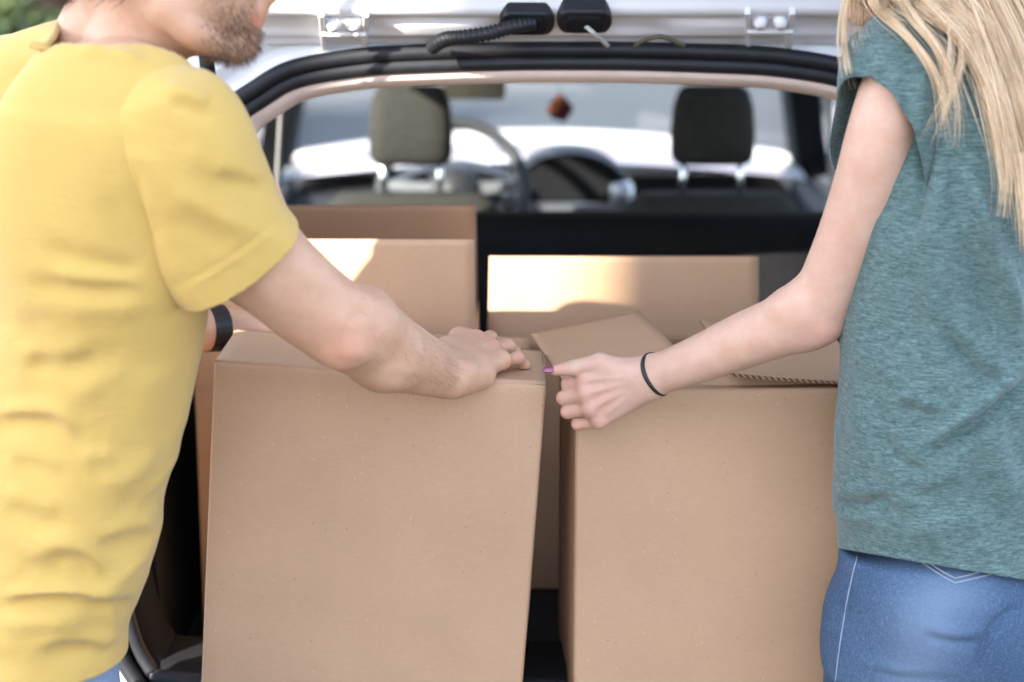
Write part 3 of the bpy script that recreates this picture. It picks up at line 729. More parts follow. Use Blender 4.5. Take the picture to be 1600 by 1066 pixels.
# --- front seats
def front_seat(px, Y):
    c = P(px, 200, Y); x0 = c[0]
    top = P(px, 302, Y)[2]; ht = P(px, 133, Y)[2]; hb = P(px, 256, Y)[2]
    V = []; rows = []
    for z, w, d, y in [(.40, .24, .07, -.16), (.60, .25, .075, -.10), (.80, .25, .075, -.05), (top - .10, .235, .065, -.01), (top - .03, .205, .055, .0), (top, .17, .035, .0)]:
        rows.append([np.array([x0 + w * np.sign(math.cos(t)) * abs(math.cos(t)) ** .5, Y + y + d * np.sign(math.sin(t)) * abs(math.sin(t)) ** .7, z]) for t in np.linspace(0, 2 * math.pi, 40, endpoint=False)])
    V, F = strip_vf(rows); F.append(tuple(range(5 * 40, 6 * 40))); F.append(tuple(range(39, -1, -1)))
    seat = cp('front_seat', V, F, 'seat', smooth=True)
    rows = []; w0 = 66 * Y / FPX
    for t_, w, d in [(0, .80, .022), (.03, .90, .036), (.12, .98, .046), (.4, 1.0, .050), (.75, .94, .046), (.92, .84, .038), (.985, .72, .028), (1.0, .62, .015)]:
        z = hb + (ht - hb) * t_
        rows.append([np.array([x0 + w0 * w * np.sign(math.cos(t)) * abs(math.cos(t)) ** .45, Y - .01 + d * np.sign(math.sin(t)) * abs(math.sin(t)) ** .7, z]) for t in np.linspace(0, 2 * math.pi, 44, endpoint=False)])
    V, F = strip_vf(rows); F.append(tuple(range(7 * 44, 8 * 44))); F.append(tuple(range(43, -1, -1)))
    cp('headrest', V, F, 'seat', seat, smooth=True)
    for s in (-1, 1): cp('headrest_post', *tube_vf([(x0 + s * .068, Y - .01, top - .03), (x0 + s * .068, Y - .01, hb + .03)], .0075, 8), 'chrome', seat, smooth=True)
    V, F = box_vf((x0 - .25, Y - .02, .30), (x0 + .25, Y + .52, .48)); o = cp('cushion', V, F, 'seat', seat, smooth=True, bevel=.06)
    return seat
front_seat(642, 4.72); front_seat(1113, 4.72)
# --- dashboard
YD = 5.50
rows = []
for y, z in [(5.30, .55), (5.26, .80), (5.30, .885), (5.40, .90), (5.88, .90)]:
    rows.append([np.array([cxm + .70 * t, y + .10 * t * t, z + (.03 * math.exp(-((t + .52) / .2) ** 2) if z > .88 and y < 5.6 else 0)]) for t in np.linspace(-1, 1, 41)])
dash = cp('dashboard', *strip_vf(rows, closed=False), 'dash', smooth=True)
# central display hood, dark dome
hood_top = P(890, 232, 5.32)[2]; xh = P(890, 232, 5.32)[0]
loops = []
for y, sc in [(5.22, 1.0), (5.26, 1.06), (5.42, 1.0), (5.55, .8)]:
    loops.append([np.array([xh + .165 * sc * math.cos(t), y, .93 + (hood_top - .93) * sc * math.sin(t)]) for t in np.linspace(0, math.pi, 24)])
cp('display_hood', *strip_vf(loops, closed=False), 'dash', dash, smooth=True)
V = loops[0]; cp('display', [p + np.array([0, .012, 0]) for p in V], [tuple(range(len(V)))], 'black_trim', dash)
for dx, w in ((-.155, .05), (.135, .06)):
    cp('air_vent', *box_vf((xh + dx - w / 2, 5.18, .90), (xh + dx + w / 2, 5.24, .985)), 'silver', dash, smooth=True, bevel=.012)
cp('trim_strip', *box_vf((xh - .16, 5.185, .905), (xh + .16, 5.235, .925)), 'silver', dash, bevel=.005)
for i in range(4):
    cp('control_knob', *lathe_vf([(0, -.02), (.018, -.02), (.022, 0), (.022, .03)], (xh - .10 + .065 * i, 5.20, .885), (0, 1, 0), 16), 'silver', dash, smooth=True)
cp('center_stack', *box_vf((xh - .15, 5.20, .50), (xh + .15, 5.36, .90)), 'dash', dash, smooth=True, bevel=.03)
cp('console', *box_vf((xh - .12, 4.5, .30), (xh + .12, 5.25, .62)), 'dash', smooth=True, bevel=.04)
# steering wheel
sc_ = P(708, 300, 5.02); ax = nrm((0, -1, .42)); s_ = np.array([1., 0, 0]); u_ = np.cross(s_, ax); u_ = u_ if u_[2] > 0 else -u_
ring = [sc_ + .182 * (math.cos(t) * s_ + math.sin(t) * u_) for t in np.linspace(0, 2 * math.pi, 48, endpoint=False)]
sw = cp('steering_wheel', *tube_vf(ring, .017, 10, closed=True, up=ax), 'dash', smooth=True)
cp('wheel_hub', *lathe_vf([(0, -.04), (.05, -.035), (.07, 0), (.05, .06), (.03, .25)], sc_, -ax, 24), 'dash', sw, smooth=True)
for a in (0.1, math.pi - .1, -math.pi / 2):
    e = sc_ + .175 * (math.cos(a) * s_ + math.sin(a) * u_); cp('spoke', *bar_vf(sc_, e, .04, .02, .028, .016, side=np.cross(ax, e - sc_)), 'silver', sw, bevel=.005)
# instrument binnacle
loops = []
for y, sc in [(5.20, 1.0), (5.3, 1.05), (5.5, .8)]:
    loops.append([np.array([sc_[0] + .18 * sc * math.cos(t), y, .93 + .095 * sc * math.sin(t)]) for t in np.linspace(0, math.pi, 24)])
cp('instrument_binnacle', *strip_vf(loops, closed=False), 'dash', dash, smooth=True)
# sun visors and mirror
vz = P(750, 140, 4.98)
cp('sun_visor', *box_vf((P(690, 140, 4.98)[0], 4.97, P(740, 156, 4.98)[2]), (P(790, 140, 4.98)[0], 4.995, 1.49)), 'visor', smooth=True, bevel=.012)
mz = P(868, 122, 5.02)
cp('interior_mirror', *box_vf((mz[0] - .11, 5.01, mz[2] - .01), (mz[0] + .11, 5.04, mz[2] + .06)), 'black_trim', smooth=True, bevel=.015)
# seat belts on the B pillars
for s in (-1, 1):
    a = np.array([cxm + s * .555, 4.08, 1.38]); b = np.array([cxm + s * .60, 3.98, .70]); cp('seat_belt', *bar_vf(a, b, .045, .004, side=(0, 1, .1)), 'grey_trim')
    cp('grab_handle', *tube_vf(catmull([(cxm + s * .53, 3.75, 1.50), (cxm + s * .515, 3.80, 1.46), (cxm + s * .515, 3.95, 1.46), (cxm + s * .53, 4.0, 1.50)], 4), .01, 8), 'grey_trim', smooth=True)
# --- tailgate, swung up about its hinges
HY, HZ = 3.005, 1.532
tdir = nrm((0, -0.74, 0.67)); tn = nrm(np.cross((1, 0, 0), tdir)); tn = tn if tn[2] < 0 else -tn     # inner side looks down and back
def TG(x, l, h=0.0): return np.array([cxm + x, HY, HZ]) + tdir * l + tn * h
def tg_px(px, py, h=0.0):
    p = on_plane(px, py, TG(0, 0, h), tn); return p
def prism(loop, h0, h1):
    n = len(loop); V = [p + tn * h0 for p in loop] + [p + tn * h1 for p in loop]
    F = [tuple(range(n)), tuple(range(2 * n - 1, n - 1, -1))] + [(i, (i + 1) % n, n + (i + 1) % n, n + i) for i in range(n)]
    return V, F
rows = []
xs = np.linspace(-1, 1, 61)
ls = np.concatenate([np.linspace(-.01, .20, 36), [.45, .8, 1.0, 1.06, 1.05]])
for l in ls:
    r = []
    for t in xs:
        w = .555 + .04 * min(1, l / .5); h = 0.0
        x = t * w
        e = np.clip((1 - abs(t)) / .10, 0, 1); h -= .030 * (1 - e * e * (3 - 2 * e))
        # pressed ribs of the inner panel
        rib = np.exp(-((l - .080) / .016) ** 4); h += .014 * rib
        for c0, ww in ((-.20, .085), (.0, .0), (.22, .085)):
            if ww: h += .012 * np.exp(-((x - c0) / ww) ** 6) * np.exp(-((l - .040) / .02) ** 4)
        h += .006 * np.exp(-((l - .018) / .008) ** 2)
        r.append(TG(x, l, h))
    rows.append(r)
V, F = strip_vf(rows, closed=False)
tail = cp('tailgate', V, F, 'paint', smooth=True)
nv = len(V); V2 = V + [p - tn * .03 for p in V]; F2 = F + [tuple(nv + i for i in f[::-1]) for f in F]
me_ = bpy.data.meshes.new('tailgate'); me_.from_pydata([tuple(p) for p in V2], [], F2); me_.materials.append(MAT['paint'])
me_.polygons.foreach_set('use_smooth', np.ones(len(F2), dtype=bool)); tail.data = me_
gl = [TG(-.47, .34, .004), TG(.47, .34, .004), TG(.50, .80, .004), TG(-.50, .80, .004)]
cp('rear_window', *prism(gl, 0.02, 0.026), 'dash', tail)
for cx_, cy_ in ((537, 50), (1203, 46)):
    def q(dx, dy, h=0): return tg_px(cx_ + dx, cy_ + dy, h)
    H = cp('hinge', *prism([q(-36, -30), q(36, -30), q(36, 2), q(-36, 2)], -.002, .012), 'paint', tail, bevel=.003)
    for s in (-1, 1):
        a = q(s * 31, 0, .012); b = q(s * 31, 30, .012); b2 = b.copy(); b2[1] += .02
        cp('hinge_arm', *bar_vf(q(s * 35, -30, .016), b2, .009, .014, side=(1, 0, 0)), 'paint', tail, bevel=.002)
        cp('hinge_bolt', *lathe_vf([(0, .016), (.007, .016), (.0085, .010), (.011, .008), (.011, 0)], q(s * 16, -16, .010), tn, 14), 'paint', tail, smooth=True)
    cp('hinge_bar', *bar_vf(q(-36, 3, .014), q(36, 3, .014), .007, .012, side=(0, 0, 1)), 'paint', tail, bevel=.002)
for x0, x1, yc in ((781, 866, 37), (870, 956, 34)):
    loop = []
    for t in np.linspace(0, 2 * math.pi, 40, endpoint=False):
        c_ = math.cos(t); s_2 = math.sin(t); xx = (x0 + x1) / 2 + np.sign(c_) * 26 + 17 * c_; loop.append(tg_px(xx, yc - 6 + 17 * s_2, .018))
    cp('rubber_grommet', *prism(loop, -.02, .010), 'rubber', tail, bevel=.004)
    cc = sum(loop) / len(loop); inner = [cc + (p - cc) * .72 for p in loop]
    cp('grommet_boss', *prism(inner, .0, .016), 'black_trim', tail, bevel=.004)
pts = catmull([tg_px(835, 36, .03), tg_px(800, 42, .04), tg_px(765, 52, .045), tg_px(725, 58, .045), tg_px(695, 62, .04), tg_px(675, 74, .03)], 14)
rr = .0105 + .0016 * np.sin(np.arange(len(pts)) * 2.2); cp('cable_conduit', *tube_vf(pts, rr, 12), 'rubber', tail, smooth=True)
cp('cable', *tube_vf(catmull([tg_px(914, 40, .03), tg_px(928, 52, .045), tg_px(950, 72, .04)], 8), .0035, 8), 'cable', tail, smooth=True)
cp('cable', *tube_vf(catmull([tg_px(992, 72, .03), tg_px(1010, 62, .03), tg_px(1035, 58, .03), tg_px(1070, 72, .03)], 8), .0034, 8), 'olive', tail, smooth=True)
for s in (-1, 1):
    a = np.array([cxm + s * .525, 2.93, 1.37]); b = TG(s * .52, .38, .01)
    g1 = cp('gas_strut', *tube_vf([a, a + (b - a) * .55], .011, 12), 'black_trim', smooth=True); cp('strut_rod', *tube_vf([a + (b - a) * .5, b], .005, 10), 'chrome', g1, smooth=True)
# hanging ornament on the mirror
oc = P(876, 166, 4.98); orn = empty('hanging_ornament', tuple(oc), 'small orange and maroon plush ornament hanging inside the windshield', 'ornament')
f = Field(oc - .06, oc + .06, .0025)
for i in range(5):
    a = i * 1.26; f.ell(oc + np.array([.016 * math.cos(a), -.012, .016 * math.sin(a) - .006]), (.015, .012, .017), .004)
keep(fix_normals(mesh_obj('petals', *f.mesh(), 'maroon', None, smooth=True)), orn)
f = Field(oc - .06, oc + .06, .0025); f.ell(oc + np.array([-.022, -.022, -.006]), (.014, .010, .012), .004); f.ell(oc + np.array([-.006, -.022, .018]), (.012, .010, .014), .006)
keep(fix_normals(mesh_obj('ribbon', *f.mesh(), 'orange', None, smooth=True)), orn)
keep(mesh_obj('cord', *tube_vf([oc, oc + np.array([-.003, .02, .075])], .0012, 6), 'maroon', None), orn)
# ================================================================== cardboard boxes
TH = .0045
def plate(w, l, nx, ny, th=TH, wav=0.0, curl=0.0, seed=0, tip=0.0):
    """flap: x along the hinge (0..w), y away from it (0..l), z thickness; gentle waves"""
    q = np.random.default_rng(seed); ph = q.uniform(0, 6.28, 4); V = []; F = []; fm = []
    for s in (0, 1):
        for j in range(ny + 1):
            for i in range(nx + 1):
                x = w * i / nx; y = l * j / ny
                ins = tip * (j / ny)
                xx = ins + (w - 2 * ins) * i / nx
                z = s * th + wav * (math.sin(x * 14 + ph[0]) + math.sin(y * 17 + ph[1]) * .6) * (j / ny) + curl * (j / ny) ** 2 + curl * .5 * math.sin(math.pi * i / nx) * (j / ny)
                V.append(np.array([xx, y, z]))
    N = (nx + 1) * (ny + 1); id_ = lambda s, i, j: s * N + j * (nx + 1) + i
    for j in range(ny):
        for i in range(nx):
            F.append((id_(0, i, j), id_(0, i, j + 1), id_(0, i + 1, j + 1), id_(0, i + 1, j))); fm.append(0)
            F.append((id_(1, i, j), id_(1, i + 1, j), id_(1, i + 1, j + 1), id_(1, i, j + 1))); fm.append(0)
    for i in range(nx):
        F.append((id_(0, i, 0), id_(0, i + 1, 0), id_(1, i + 1, 0), id_(1, i, 0))); fm.append(0)
        F.append((id_(0, i + 1, ny), id_(0, i, ny), id_(1, i, ny), id_(1, i + 1, ny))); fm.append(1)
    for j in range(ny):
        F.append((id_(0, 0, j + 1), id_(0, 0, j), id_(1, 0, j), id_(1, 0, j + 1))); fm.append(1)
        F.append((id_(0, nx, j), id_(0, nx, j + 1), id_(1, nx, j + 1), id_(1, nx, j))); fm.append(1)
    return V, F, fm
def carton(label, M, w, d, h, flaps, mat='card', seed=0, creases=()):
    """M places the front top left corner; x right, y back, z up"""
    name = 'cardboard_box'
    root = empty(name, tuple((M @ Vector((w / 2, d / 2, -h)))), label, 'box', 'cardboard boxes in the trunk')
    q = np.random.default_rng(seed)
    # each wall: fine grid with slight bulge, rounded vertical edges
    R = .006; loop = []; 
    def corner(cx, cy, a0):
        return [(cx + R * math.cos(a), cy + R * math.sin(a)) for a in np.linspace(a0, a0 + math.pi / 2, 5)]
    pts = []
    sides = [((R, 0), (w - R, 0)), ((w, R), (w, d - R)), ((w - R, d), (R, d)), ((0, d - R), (0, R))]
    cors = [(w - R, R, -math.pi / 2), (w - R, d - R, 0), (R, d - R, math.pi / 2), (R, R, math.pi)]
    nrms = [(0, -1), (1, 0), (0, 1), (-1, 0)]
    ring = []
    for k in range(4):
        a, b = sides[k]
        for t in np.linspace(0, 1, 25)[:-1]:
            ring.append((a[0] + (b[0] - a[0]) * t, a[1] + (b[1] - a[1]) * t, nrms[k], math.sin(math.pi * t), k))
        for c in corner(*cors[k])[:-1]: ring.append((c[0], c[1], (0, 0), 0, k))
    zs = np.concatenate([[0, -.0025, -.006], np.linspace(-.015, -h, 26)]); ph = q.uniform(0, 6.28, 12); rows = []
    for inner in (0, 1):
        for z in (zs if not inner else zs[::-1]):
            r = []
            for (x, y, nn, bl, k) in ring:
                tz = math.sin(math.pi * min(1, -z / h)); u = x if k in (0, 2) else y
                b_ = bl * tz * (.0028 * math.sin(ph[k]) + .0012) + .0007 * bl * math.sin(u * 31 + ph[4 + k]) + .0006 * bl * math.sin(z * 37 + u * 9 + ph[8 + k])
                if k == 0:
                    for cxr in creases: b_ -= .0022 * math.exp(-((x - cxr - .02 * z) / .004) ** 2) * bl
                edge = .003 * max(0, 1 + z / .004) if not inner else 0
                nx_, ny_ = nn
                if inner: cxm_, cym_ = w / 2, d / 2; X = x + (TH if x < w * .02 else -TH if x > w * .98 else 0); Yv = y + (TH if y < d * .02 else -TH if y > d * .98 else 0)
                else: X, Yv = x, y
                r.append(np.array([X + nx_ * (b_ - edge), Yv + ny_ * (b_ - edge), z]))
            rows.append(r)
    V, F = strip_vf(rows); n = len(ring); F.append(tuple(range((len(rows) - 1) * n, len(rows) * n)))
    i0 = len(zs) - 1
    F.append(tuple(range(i0 * n + n - 1, i0 * n - 1, -1)))
    body = mesh_obj('box_body', [M @ Vector(v) for v in V], F, mat, None, smooth=True); keep(body, root)
    body.data.polygons[-1].use_smooth = False
    for fl in flaps:
        side, l, ang = fl['side'], fl['l'], math.radians(fl['a'])     # angle 0 lies closed, 90 upright
        W = w if side in 'FB' else d; W -= .004; sp0, sp1 = fl.get('span', (0, 1)); W0 = W * sp0; W = W * (sp1 - sp0)
        V, F, fm = plate(W, l, 24, 14, wav=fl.get('wav', .0008), curl=fl.get('curl', 0), seed=seed + ord(side), tip=fl.get('tip', .002))
        Rx = Matrix.Rotation(ang, 4, 'X')
        B = {'F': Matrix.Identity(4), 'B': Matrix.Translation((w, d, 0)) @ Matrix.Rotation(math.pi, 4, 'Z'),
             'L': Matrix.Translation((0, d, 0)) @ Matrix.Rotation(-math.pi / 2, 4, 'Z'), 'R': Matrix.Translation((w, 0, 0)) @ Matrix.Rotation(math.pi / 2, 4, 'Z')}[side]
        T = M @ B @ Matrix.Translation((.002 + W0, .0035, fl.get('lift', -.001))) @ Matrix.Translation((0, fl.get('shift', 0), 0)) @ Matrix.Translation((W, 0, 0)) @ Matrix.Rotation(math.radians(fl.get('yaw', 0)), 4, 'Z') @ Matrix.Translation((-W, 0, 0)) @ Rx
        o = mesh_obj('flap', [T @ Vector(v) for v in V], F, None, None, smooth=False, mats=[fl.get('mat', mat), 'edge'], fmat=fm); keep(o, root)
        o.data.polygons.foreach_set('use_smooth', np.array([m == 0 for m in fm]))
        if fl.get('crease'): pass
    return root
def frame_from(tl, tr, down):
    x = nrm(tr - tl); z = -(down - tl); z = nrm(z - x * np.dot(z, x)); y = np.cross(z, x)
    M = Matrix(((x[0], y[0], z[0], tl[0]), (x[1], y[1], z[1], tl[1]), (x[2], y[2], z[2], tl[2]), (0, 0, 0, 1)))
    return M
def yawed(p, yaw, roll=0.0, pitch=0.0):
    return Matrix.Translation(Vector(p)) @ Matrix.Rotation(math.radians(yaw), 4, 'Z') @ Matrix.Rotation(math.radians(roll), 4, 'Y') @ Matrix.Rotation(math.radians(pitch), 4, 'X')
YL = 2.53
tl, tr, bl_ = P(334, 566, YL), P(854, 603, YL), P(299, 1066, YL)
ML = frame_from(tl, tr, bl_); WL = float(np.linalg.norm(tr - tl))
carton('closed cardboard box held by the man, its tall plain front leaning left', ML, WL, .195, float(tl[2] - .645), [
    dict(side='L', l=.10, a=0, lift=-.006), dict(side='R', l=.10, a=0, lift=-.006), dict(side='F', l=.19, a=-.5, lift=-.002)], seed=3, creases=(.205,))
zE = float(P(760, 524, 2.915)[2]); xE = float(P(842, 556, 2.745)[0])
carton('low closed box tucked behind the man\'s box, only its top showing', yawed((xE - .450, 2.748, zE + .016), 0, 3.0), .44, .17, zE - .602, [
    dict(side='F', l=.084, a=.5, lift=-.002), dict(side='B', l=.084, a=1.5, lift=-.002)], seed=12)
YR = 2.54
tlr = P(899, 613, YR); MR = yawed(tlr, 2.2, 0.0, 0)
carton('open cardboard box gripped by the woman at its corner', MR, .40, .33, float(tlr[2] - .645), [
    dict(side='F', l=.16, a=-1.0, lift=-.004), dict(side='B', l=.16, a=-1.0, lift=-.004),
    dict(side='L', l=.165, a=9, curl=.004, lift=.001, yaw=6, shift=-.012), dict(side='R', l=.19, a=2.5, lift=.004, curl=.006)], seed=5)
YA = 2.93
tla = P(300, 536, YA); tra = P(746, 540, YA); MA = yawed(tla, 0.5)
WA = float(tra[0] - tla[0])
carton('open cardboard box behind the man with upright flaps', MA, WA, .30, float(tla[2] - .602), [
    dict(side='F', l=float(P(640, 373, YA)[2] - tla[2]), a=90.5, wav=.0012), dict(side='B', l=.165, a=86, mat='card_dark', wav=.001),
    dict(side='L', l=.15, a=120)], mat='card', seed=8)
YC = 3.17
tlc = P(760, 545, YC); MC = yawed(tlc, 0, 0)
WC = float(P(1187, 545, YC)[0] - tlc[0])
carton('cardboard box deep in the trunk with a sunlit upright flap', MC, WC, .31, float(tlc[2] - .602), [
    dict(side='F', l=float(P(960, 401, YC)[2] - tlc[2]), a=87, tip=.003), dict(side='B', l=.05, a=5), dict(side='R', l=.15, a=4), dict(side='L', l=.15, a=3)], seed=9)
# ================================================================== hands
def rot_about(v, ax, a):
    return np.array(Matrix.Rotation(a, 3, Vector(ax)) @ Vector(v))
def finger(f, base, d, n, lens, bends, rads, k=.004):
    """d forward, n dorsal; bends are cumulative downward rotations (deg)"""
    ax = nrm(np.cross(d, n)); p = np.asarray(base, float); pts = [p]; th = 0
    for L, b in zip(lens, bends):
        th += math.radians(b); dd = rot_about(d, ax, -th); p = p + dd * L; pts.append(p)
    for i in range(len(lens)):
        f.cone(pts[i], pts[i + 1], rads[i], rads[i + 1], k)
    for i in range(1, len(lens)):      # knuckle swelling
        f.ell(pts[i] + n * 0.0, (rads[i] * 1.07,) * 3, k)
    return pts

# ================================================================== the man
man = empty('person', (-.52, 2.34, 0), 'bearded man in yellow t-shirt resting his hand on a closed box', 'person')
YM = 2.26
RS = P(262, 212, 2.15); ELB = P(528, 506, 2.27); WR = P(698, 585, 2.475)
E1 = math.atan2(.72, -.69)                       # torso long axis angle (towards the left shoulder)
def bodyz(py, Y): return P(0, py, Y)[2]
# --- torso silhouette rows: image row, right contour px
rowsM = [(60, 285, .13, .090), (120, 305, .165, .10), (200, 330, .185, .115), (320, 338, .20, .125), (420, 338, .203, .128), (480, 334, .20, .128), (560, 318, .195, .125), (640, 299, .19, .122), (720, 276, .186, .12), (800, 262, .182, .118),
         (850, 256, .181, .118), (900, 240, .181, .118), (950, 212, .180, .118), (1000, 211, .182, .12), (1066, 208, .184, .122), (1130, 206, .186, .123)]
ca, sa = math.cos(E1), math.sin(E1)
zM, cxM, cyM, aM, bM = [], [], [], [], []
for py, xr, a, b in rowsM:
    Yc = 2.31; hw = math.hypot(a * ca, b * sa); X = P(xr, py, Yc + .02)[0]
    zM.append(P(xr, py, Yc)[2]); cxM.append(X - hw); cyM.append(Yc); aM.append(a); bM.append(b)
NB = P(196, 118, 2.29)                           # neck base
LS = np.array([cxM[2] + ca * .20, 2.31 + sa * .20, RS[2] + .015])
def man_torso(f, grow):
    f.slices(zM[2:], cxM[2:], cyM[2:], aM[2:], bM[2:], E1, .02, 2.25, grow)
    # shoulder girdle
    f.chain([RS + np.array([0, .02, .004]), P(212, 150, 2.20), NB + np.array([-.01, .0, -.035]), P(60, 135, 2.40), LS], [.060 + grow, .062 + grow, .066 + grow, .062 + grow, .062 + grow], .05)
    f.chain([P(215, 108, 2.235), P(150, 92, 2.27), P(95, 92, 2.34), P(20, 125, 2.41)], [.040 + grow, .046 + grow, .046 + grow, .05 + grow], .05)
    f.ell(P(150, 290, 2.20), (.12 + grow, .09 + grow, .16 + grow), .06)         # shoulder blade
# --- shirt body
h = .0048
f = Field((-.98, 1.98, zM[-1] - .03), (-.22, 2.68, 1.68), h)
man_torso(f, .0)
V, F = f.mesh(); V = relax(V, F, 3)
V = wobble(V, vnormals(V, F), .16, .0022, 1)
foldM = [
    ([(236, 432), (180, 418), (120, 405), (60, 380)], 11, -6), ([(238, 445), (190, 440), (130, 437), (70, 424)], 10, 6), ([(240, 452), (180, 455), (110, 452), (30, 446)], 11, -6), ([(236, 420), (205, 385), (180, 340), (160, 300)], 12, -4), ([(236, 470), (170, 480), (90, 478)], 12, 4),
    ([(122, 77), (170, 86), (228, 106)], 8, 7, .8), ([(105, 60), (150, 62), (185, 80)], 8, -4), ([(60, 50), (110, 66), (160, 95)], 12, 3),
    ([(-5, 646), (50, 645), (98, 652), (112, 690)], 9, 7, .9), ([(-5, 662), (60, 662), (92, 672)], 9, -8), ([(20, 548), (90, 550), (154, 534)], 12, 5), ([(30, 570), (100, 575), (170, 552)], 12, -4),
    ([(120, 720), (150, 712), (185, 714)], 10, 5), ([(160, 765), (205, 742), (258, 700)], 13, 5, .5), ([(0, 770), (50, 790), (100, 800)], 14, 5), ([(0, 790), (60, 812), (110, 822)], 13, -5),
    ([(50, 852), (122, 862), (162, 900)], 11, 7, .7), ([(70, 872), (125, 882), (150, 905)], 10, -6), ([(140, 845), (200, 828), (258, 815)], 11, 5, .6), ([(150, 862), (210, 848), (250, 840)], 10, -4),
    ([(-5, 934), (106, 930), (212, 934)], 8, 9, .8), ([(-5, 950), (106, 946), (215, 948)], 8, -11), ([(-5, 972), (70, 972), (140, 984)], 10, 5, .5),
    ([(60, 1005), (120, 1002), (178, 1004)], 9, 7, .6), ([(70, 1020), (130, 1018), (178, 1016)], 8, -6), ([(190, 930), (198, 960), (190, 1000)], 9, -6), ([(165, 935), (178, 975), (170, 1010)], 8, 4),
    ([(300, 520), (285, 600), (262, 680), (245, 760)], 14, -3), ([(240, 560), (225, 640), (215, 720)], 16, 3), ([(190, 520), (172, 580), (165, 640)], 4, -1.2), ([(165, 640), (155, 700), (150, 770)], 4, -1.2),
    ([(40, 480), (60, 540), (70, 600)], 16, -4), ([(10, 500), (30, 560), (50, 610)], 16, 4), ([(110, 620), (150, 600), (200, 570)], 12, 4), ([(0, 705), (60, 715), (110, 735)], 13, 4), ([(10, 722), (70, 735), (110, 752)], 12, -4),
    ([(180, 800), (220, 790), (255, 770)], 11, -4), ([(20, 880), (60, 885), (100, 905)], 10, -4)]
V = strokes(V, F, [(a[0], a[1] * 1.5, a[2] * 1.05) + tuple(a[3:]) for a in foldM])
mk = np.clip((1.28 - V[:, 2]) / .2, .12, 1)
V = drape(V, F, (1, .3, -.10), .075, .0060, 41, .30, mk); V = drape(V, F, (.8, .3, .55), .060, .0030, 42, .3, mk); V = relax(V, F, 2)
hemA, hemB = P(30, 1051, 2.20), P(205, 1008, 2.28)
hp = (hemA + hemB) / 2; hn = nrm(np.cross(hemB - hemA, np.array([-.45, .9, .03]))); hn = hn if hn[2] < 0 else -hn
VB, FB = cut(V, F, hp, hn)
# neck opening: cut the collar by a tilted plane around the neck
def cut_local(V, F, p, n, c, r):
    bm = bmesh.new(); vs = [bm.verts.new(v) for v in V]
    for q in F: bm.faces.new([vs[i] for i in q])
    c = Vector(c); fs = [q for q in bm.faces if (q.calc_center_median() - c).length < r]
    ge = set(fs); ed = {e for q in fs for e in q.edges}; ve = {v for q in fs for v in q.verts}
    bmesh.ops.bisect_plane(bm, geom=list(ve) + list(ed) + list(ge), dist=1e-6, plane_co=Vector(p), plane_no=Vector(n), clear_outer=True)
    bm.verts.ensure_lookup_table(); bm.verts.index_update()
    V2 = np.array([v.co[:] for v in bm.verts]); F2 = [tuple(v.index for v in q.verts) for q in bm.faces]; bm.free(); return V2, F2
colA, colB = P(112, 19, 2.335), P(262, 122, 2.225); ctr = P(205, 70, 2.29)
cn = nrm(np.cross(colB - colA, np.array([.62, .78, -.06]))); cn = cn if cn[2] > 0 else -cn
VB, FB = cut_local(VB, FB, (colA + colB) / 2, cn, ctr, .13)
# --- sleeve
hA, hB = P(461, 346, 2.205), P(268, 470, 2.185)
hc = (hA + hB) / 2; ad = nrm(ELB - RS); sn = nrm(ad - nrm(hB - hA) * np.dot(ad, nrm(hB - hA)))
f = Field(np.minimum(RS, hc) - .20, np.maximum(RS, hc) + .22, .0045)
fl_n = nrm(np.cross(ad, nrm(hB - hA)))
f.chain([P(238, 190, 2.165), P(268, 222, 2.158), P(310, 300, 2.168), hc + ad * .0, hc + ad * .09], [.064, .072, .077, .0845, .088], .03, n=fl_n, flat=.88)
f.ell(P(300, 205, 2.165), (.052, .05, .048), .05)
V, F = f.mesh(); V = relax(V, F, 2); V = wobble(V, vnormals(V, F), .12, .0015, 2)
foldS = [([(250, 140), (285, 150), (330, 166)], 9, 8, .9), ([(262, 160), (300, 170), (335, 186)], 9, -5), ([(326, 262), (370, 268), (416, 284)], 9, 5, .6), ([(330, 282), (380, 290), (420, 304)], 9, -4), ([(262, 300), (320, 325), (392, 362)], 13, 5), ([(255, 330), (310, 360), (370, 392)], 13, -4),
         ([(240, 360), (262, 410), (285, 440)], 10, 4), ([(280, 240), (340, 250), (390, 250)], 14, 3), ([(215, 250), (222, 330), (240, 400)], 5, -2),
         ([(447, 335), (360, 400), (262, 458)], 3.2, -1.6), ([(456, 342), (366, 408), (268, 467)], 3.0, 1.0)]
V = drape(V, F, (.8, .2, -.45), .055, .0042, 43, .3)
V = strokes(V, F, [(a[0], a[1] * (1.6 if a[1] > 5 else 1), a[2] * (.7 if a[1] > 5 else 1)) + tuple(a[3:]) for a in foldS])
VS, FS = cut(V, F, hc, sn)
off = len(VB)
shirt = mesh_obj('shirt', np.concatenate([VB, VS]), list(FB) + [tuple(i + off for i in q) for q in FS], 'yellow', None, smooth=True); keep(shirt, man)
sd = shirt.modifiers.new('solid', 'SOLIDIFY'); sd.thickness = .0022; sd.offset = -1
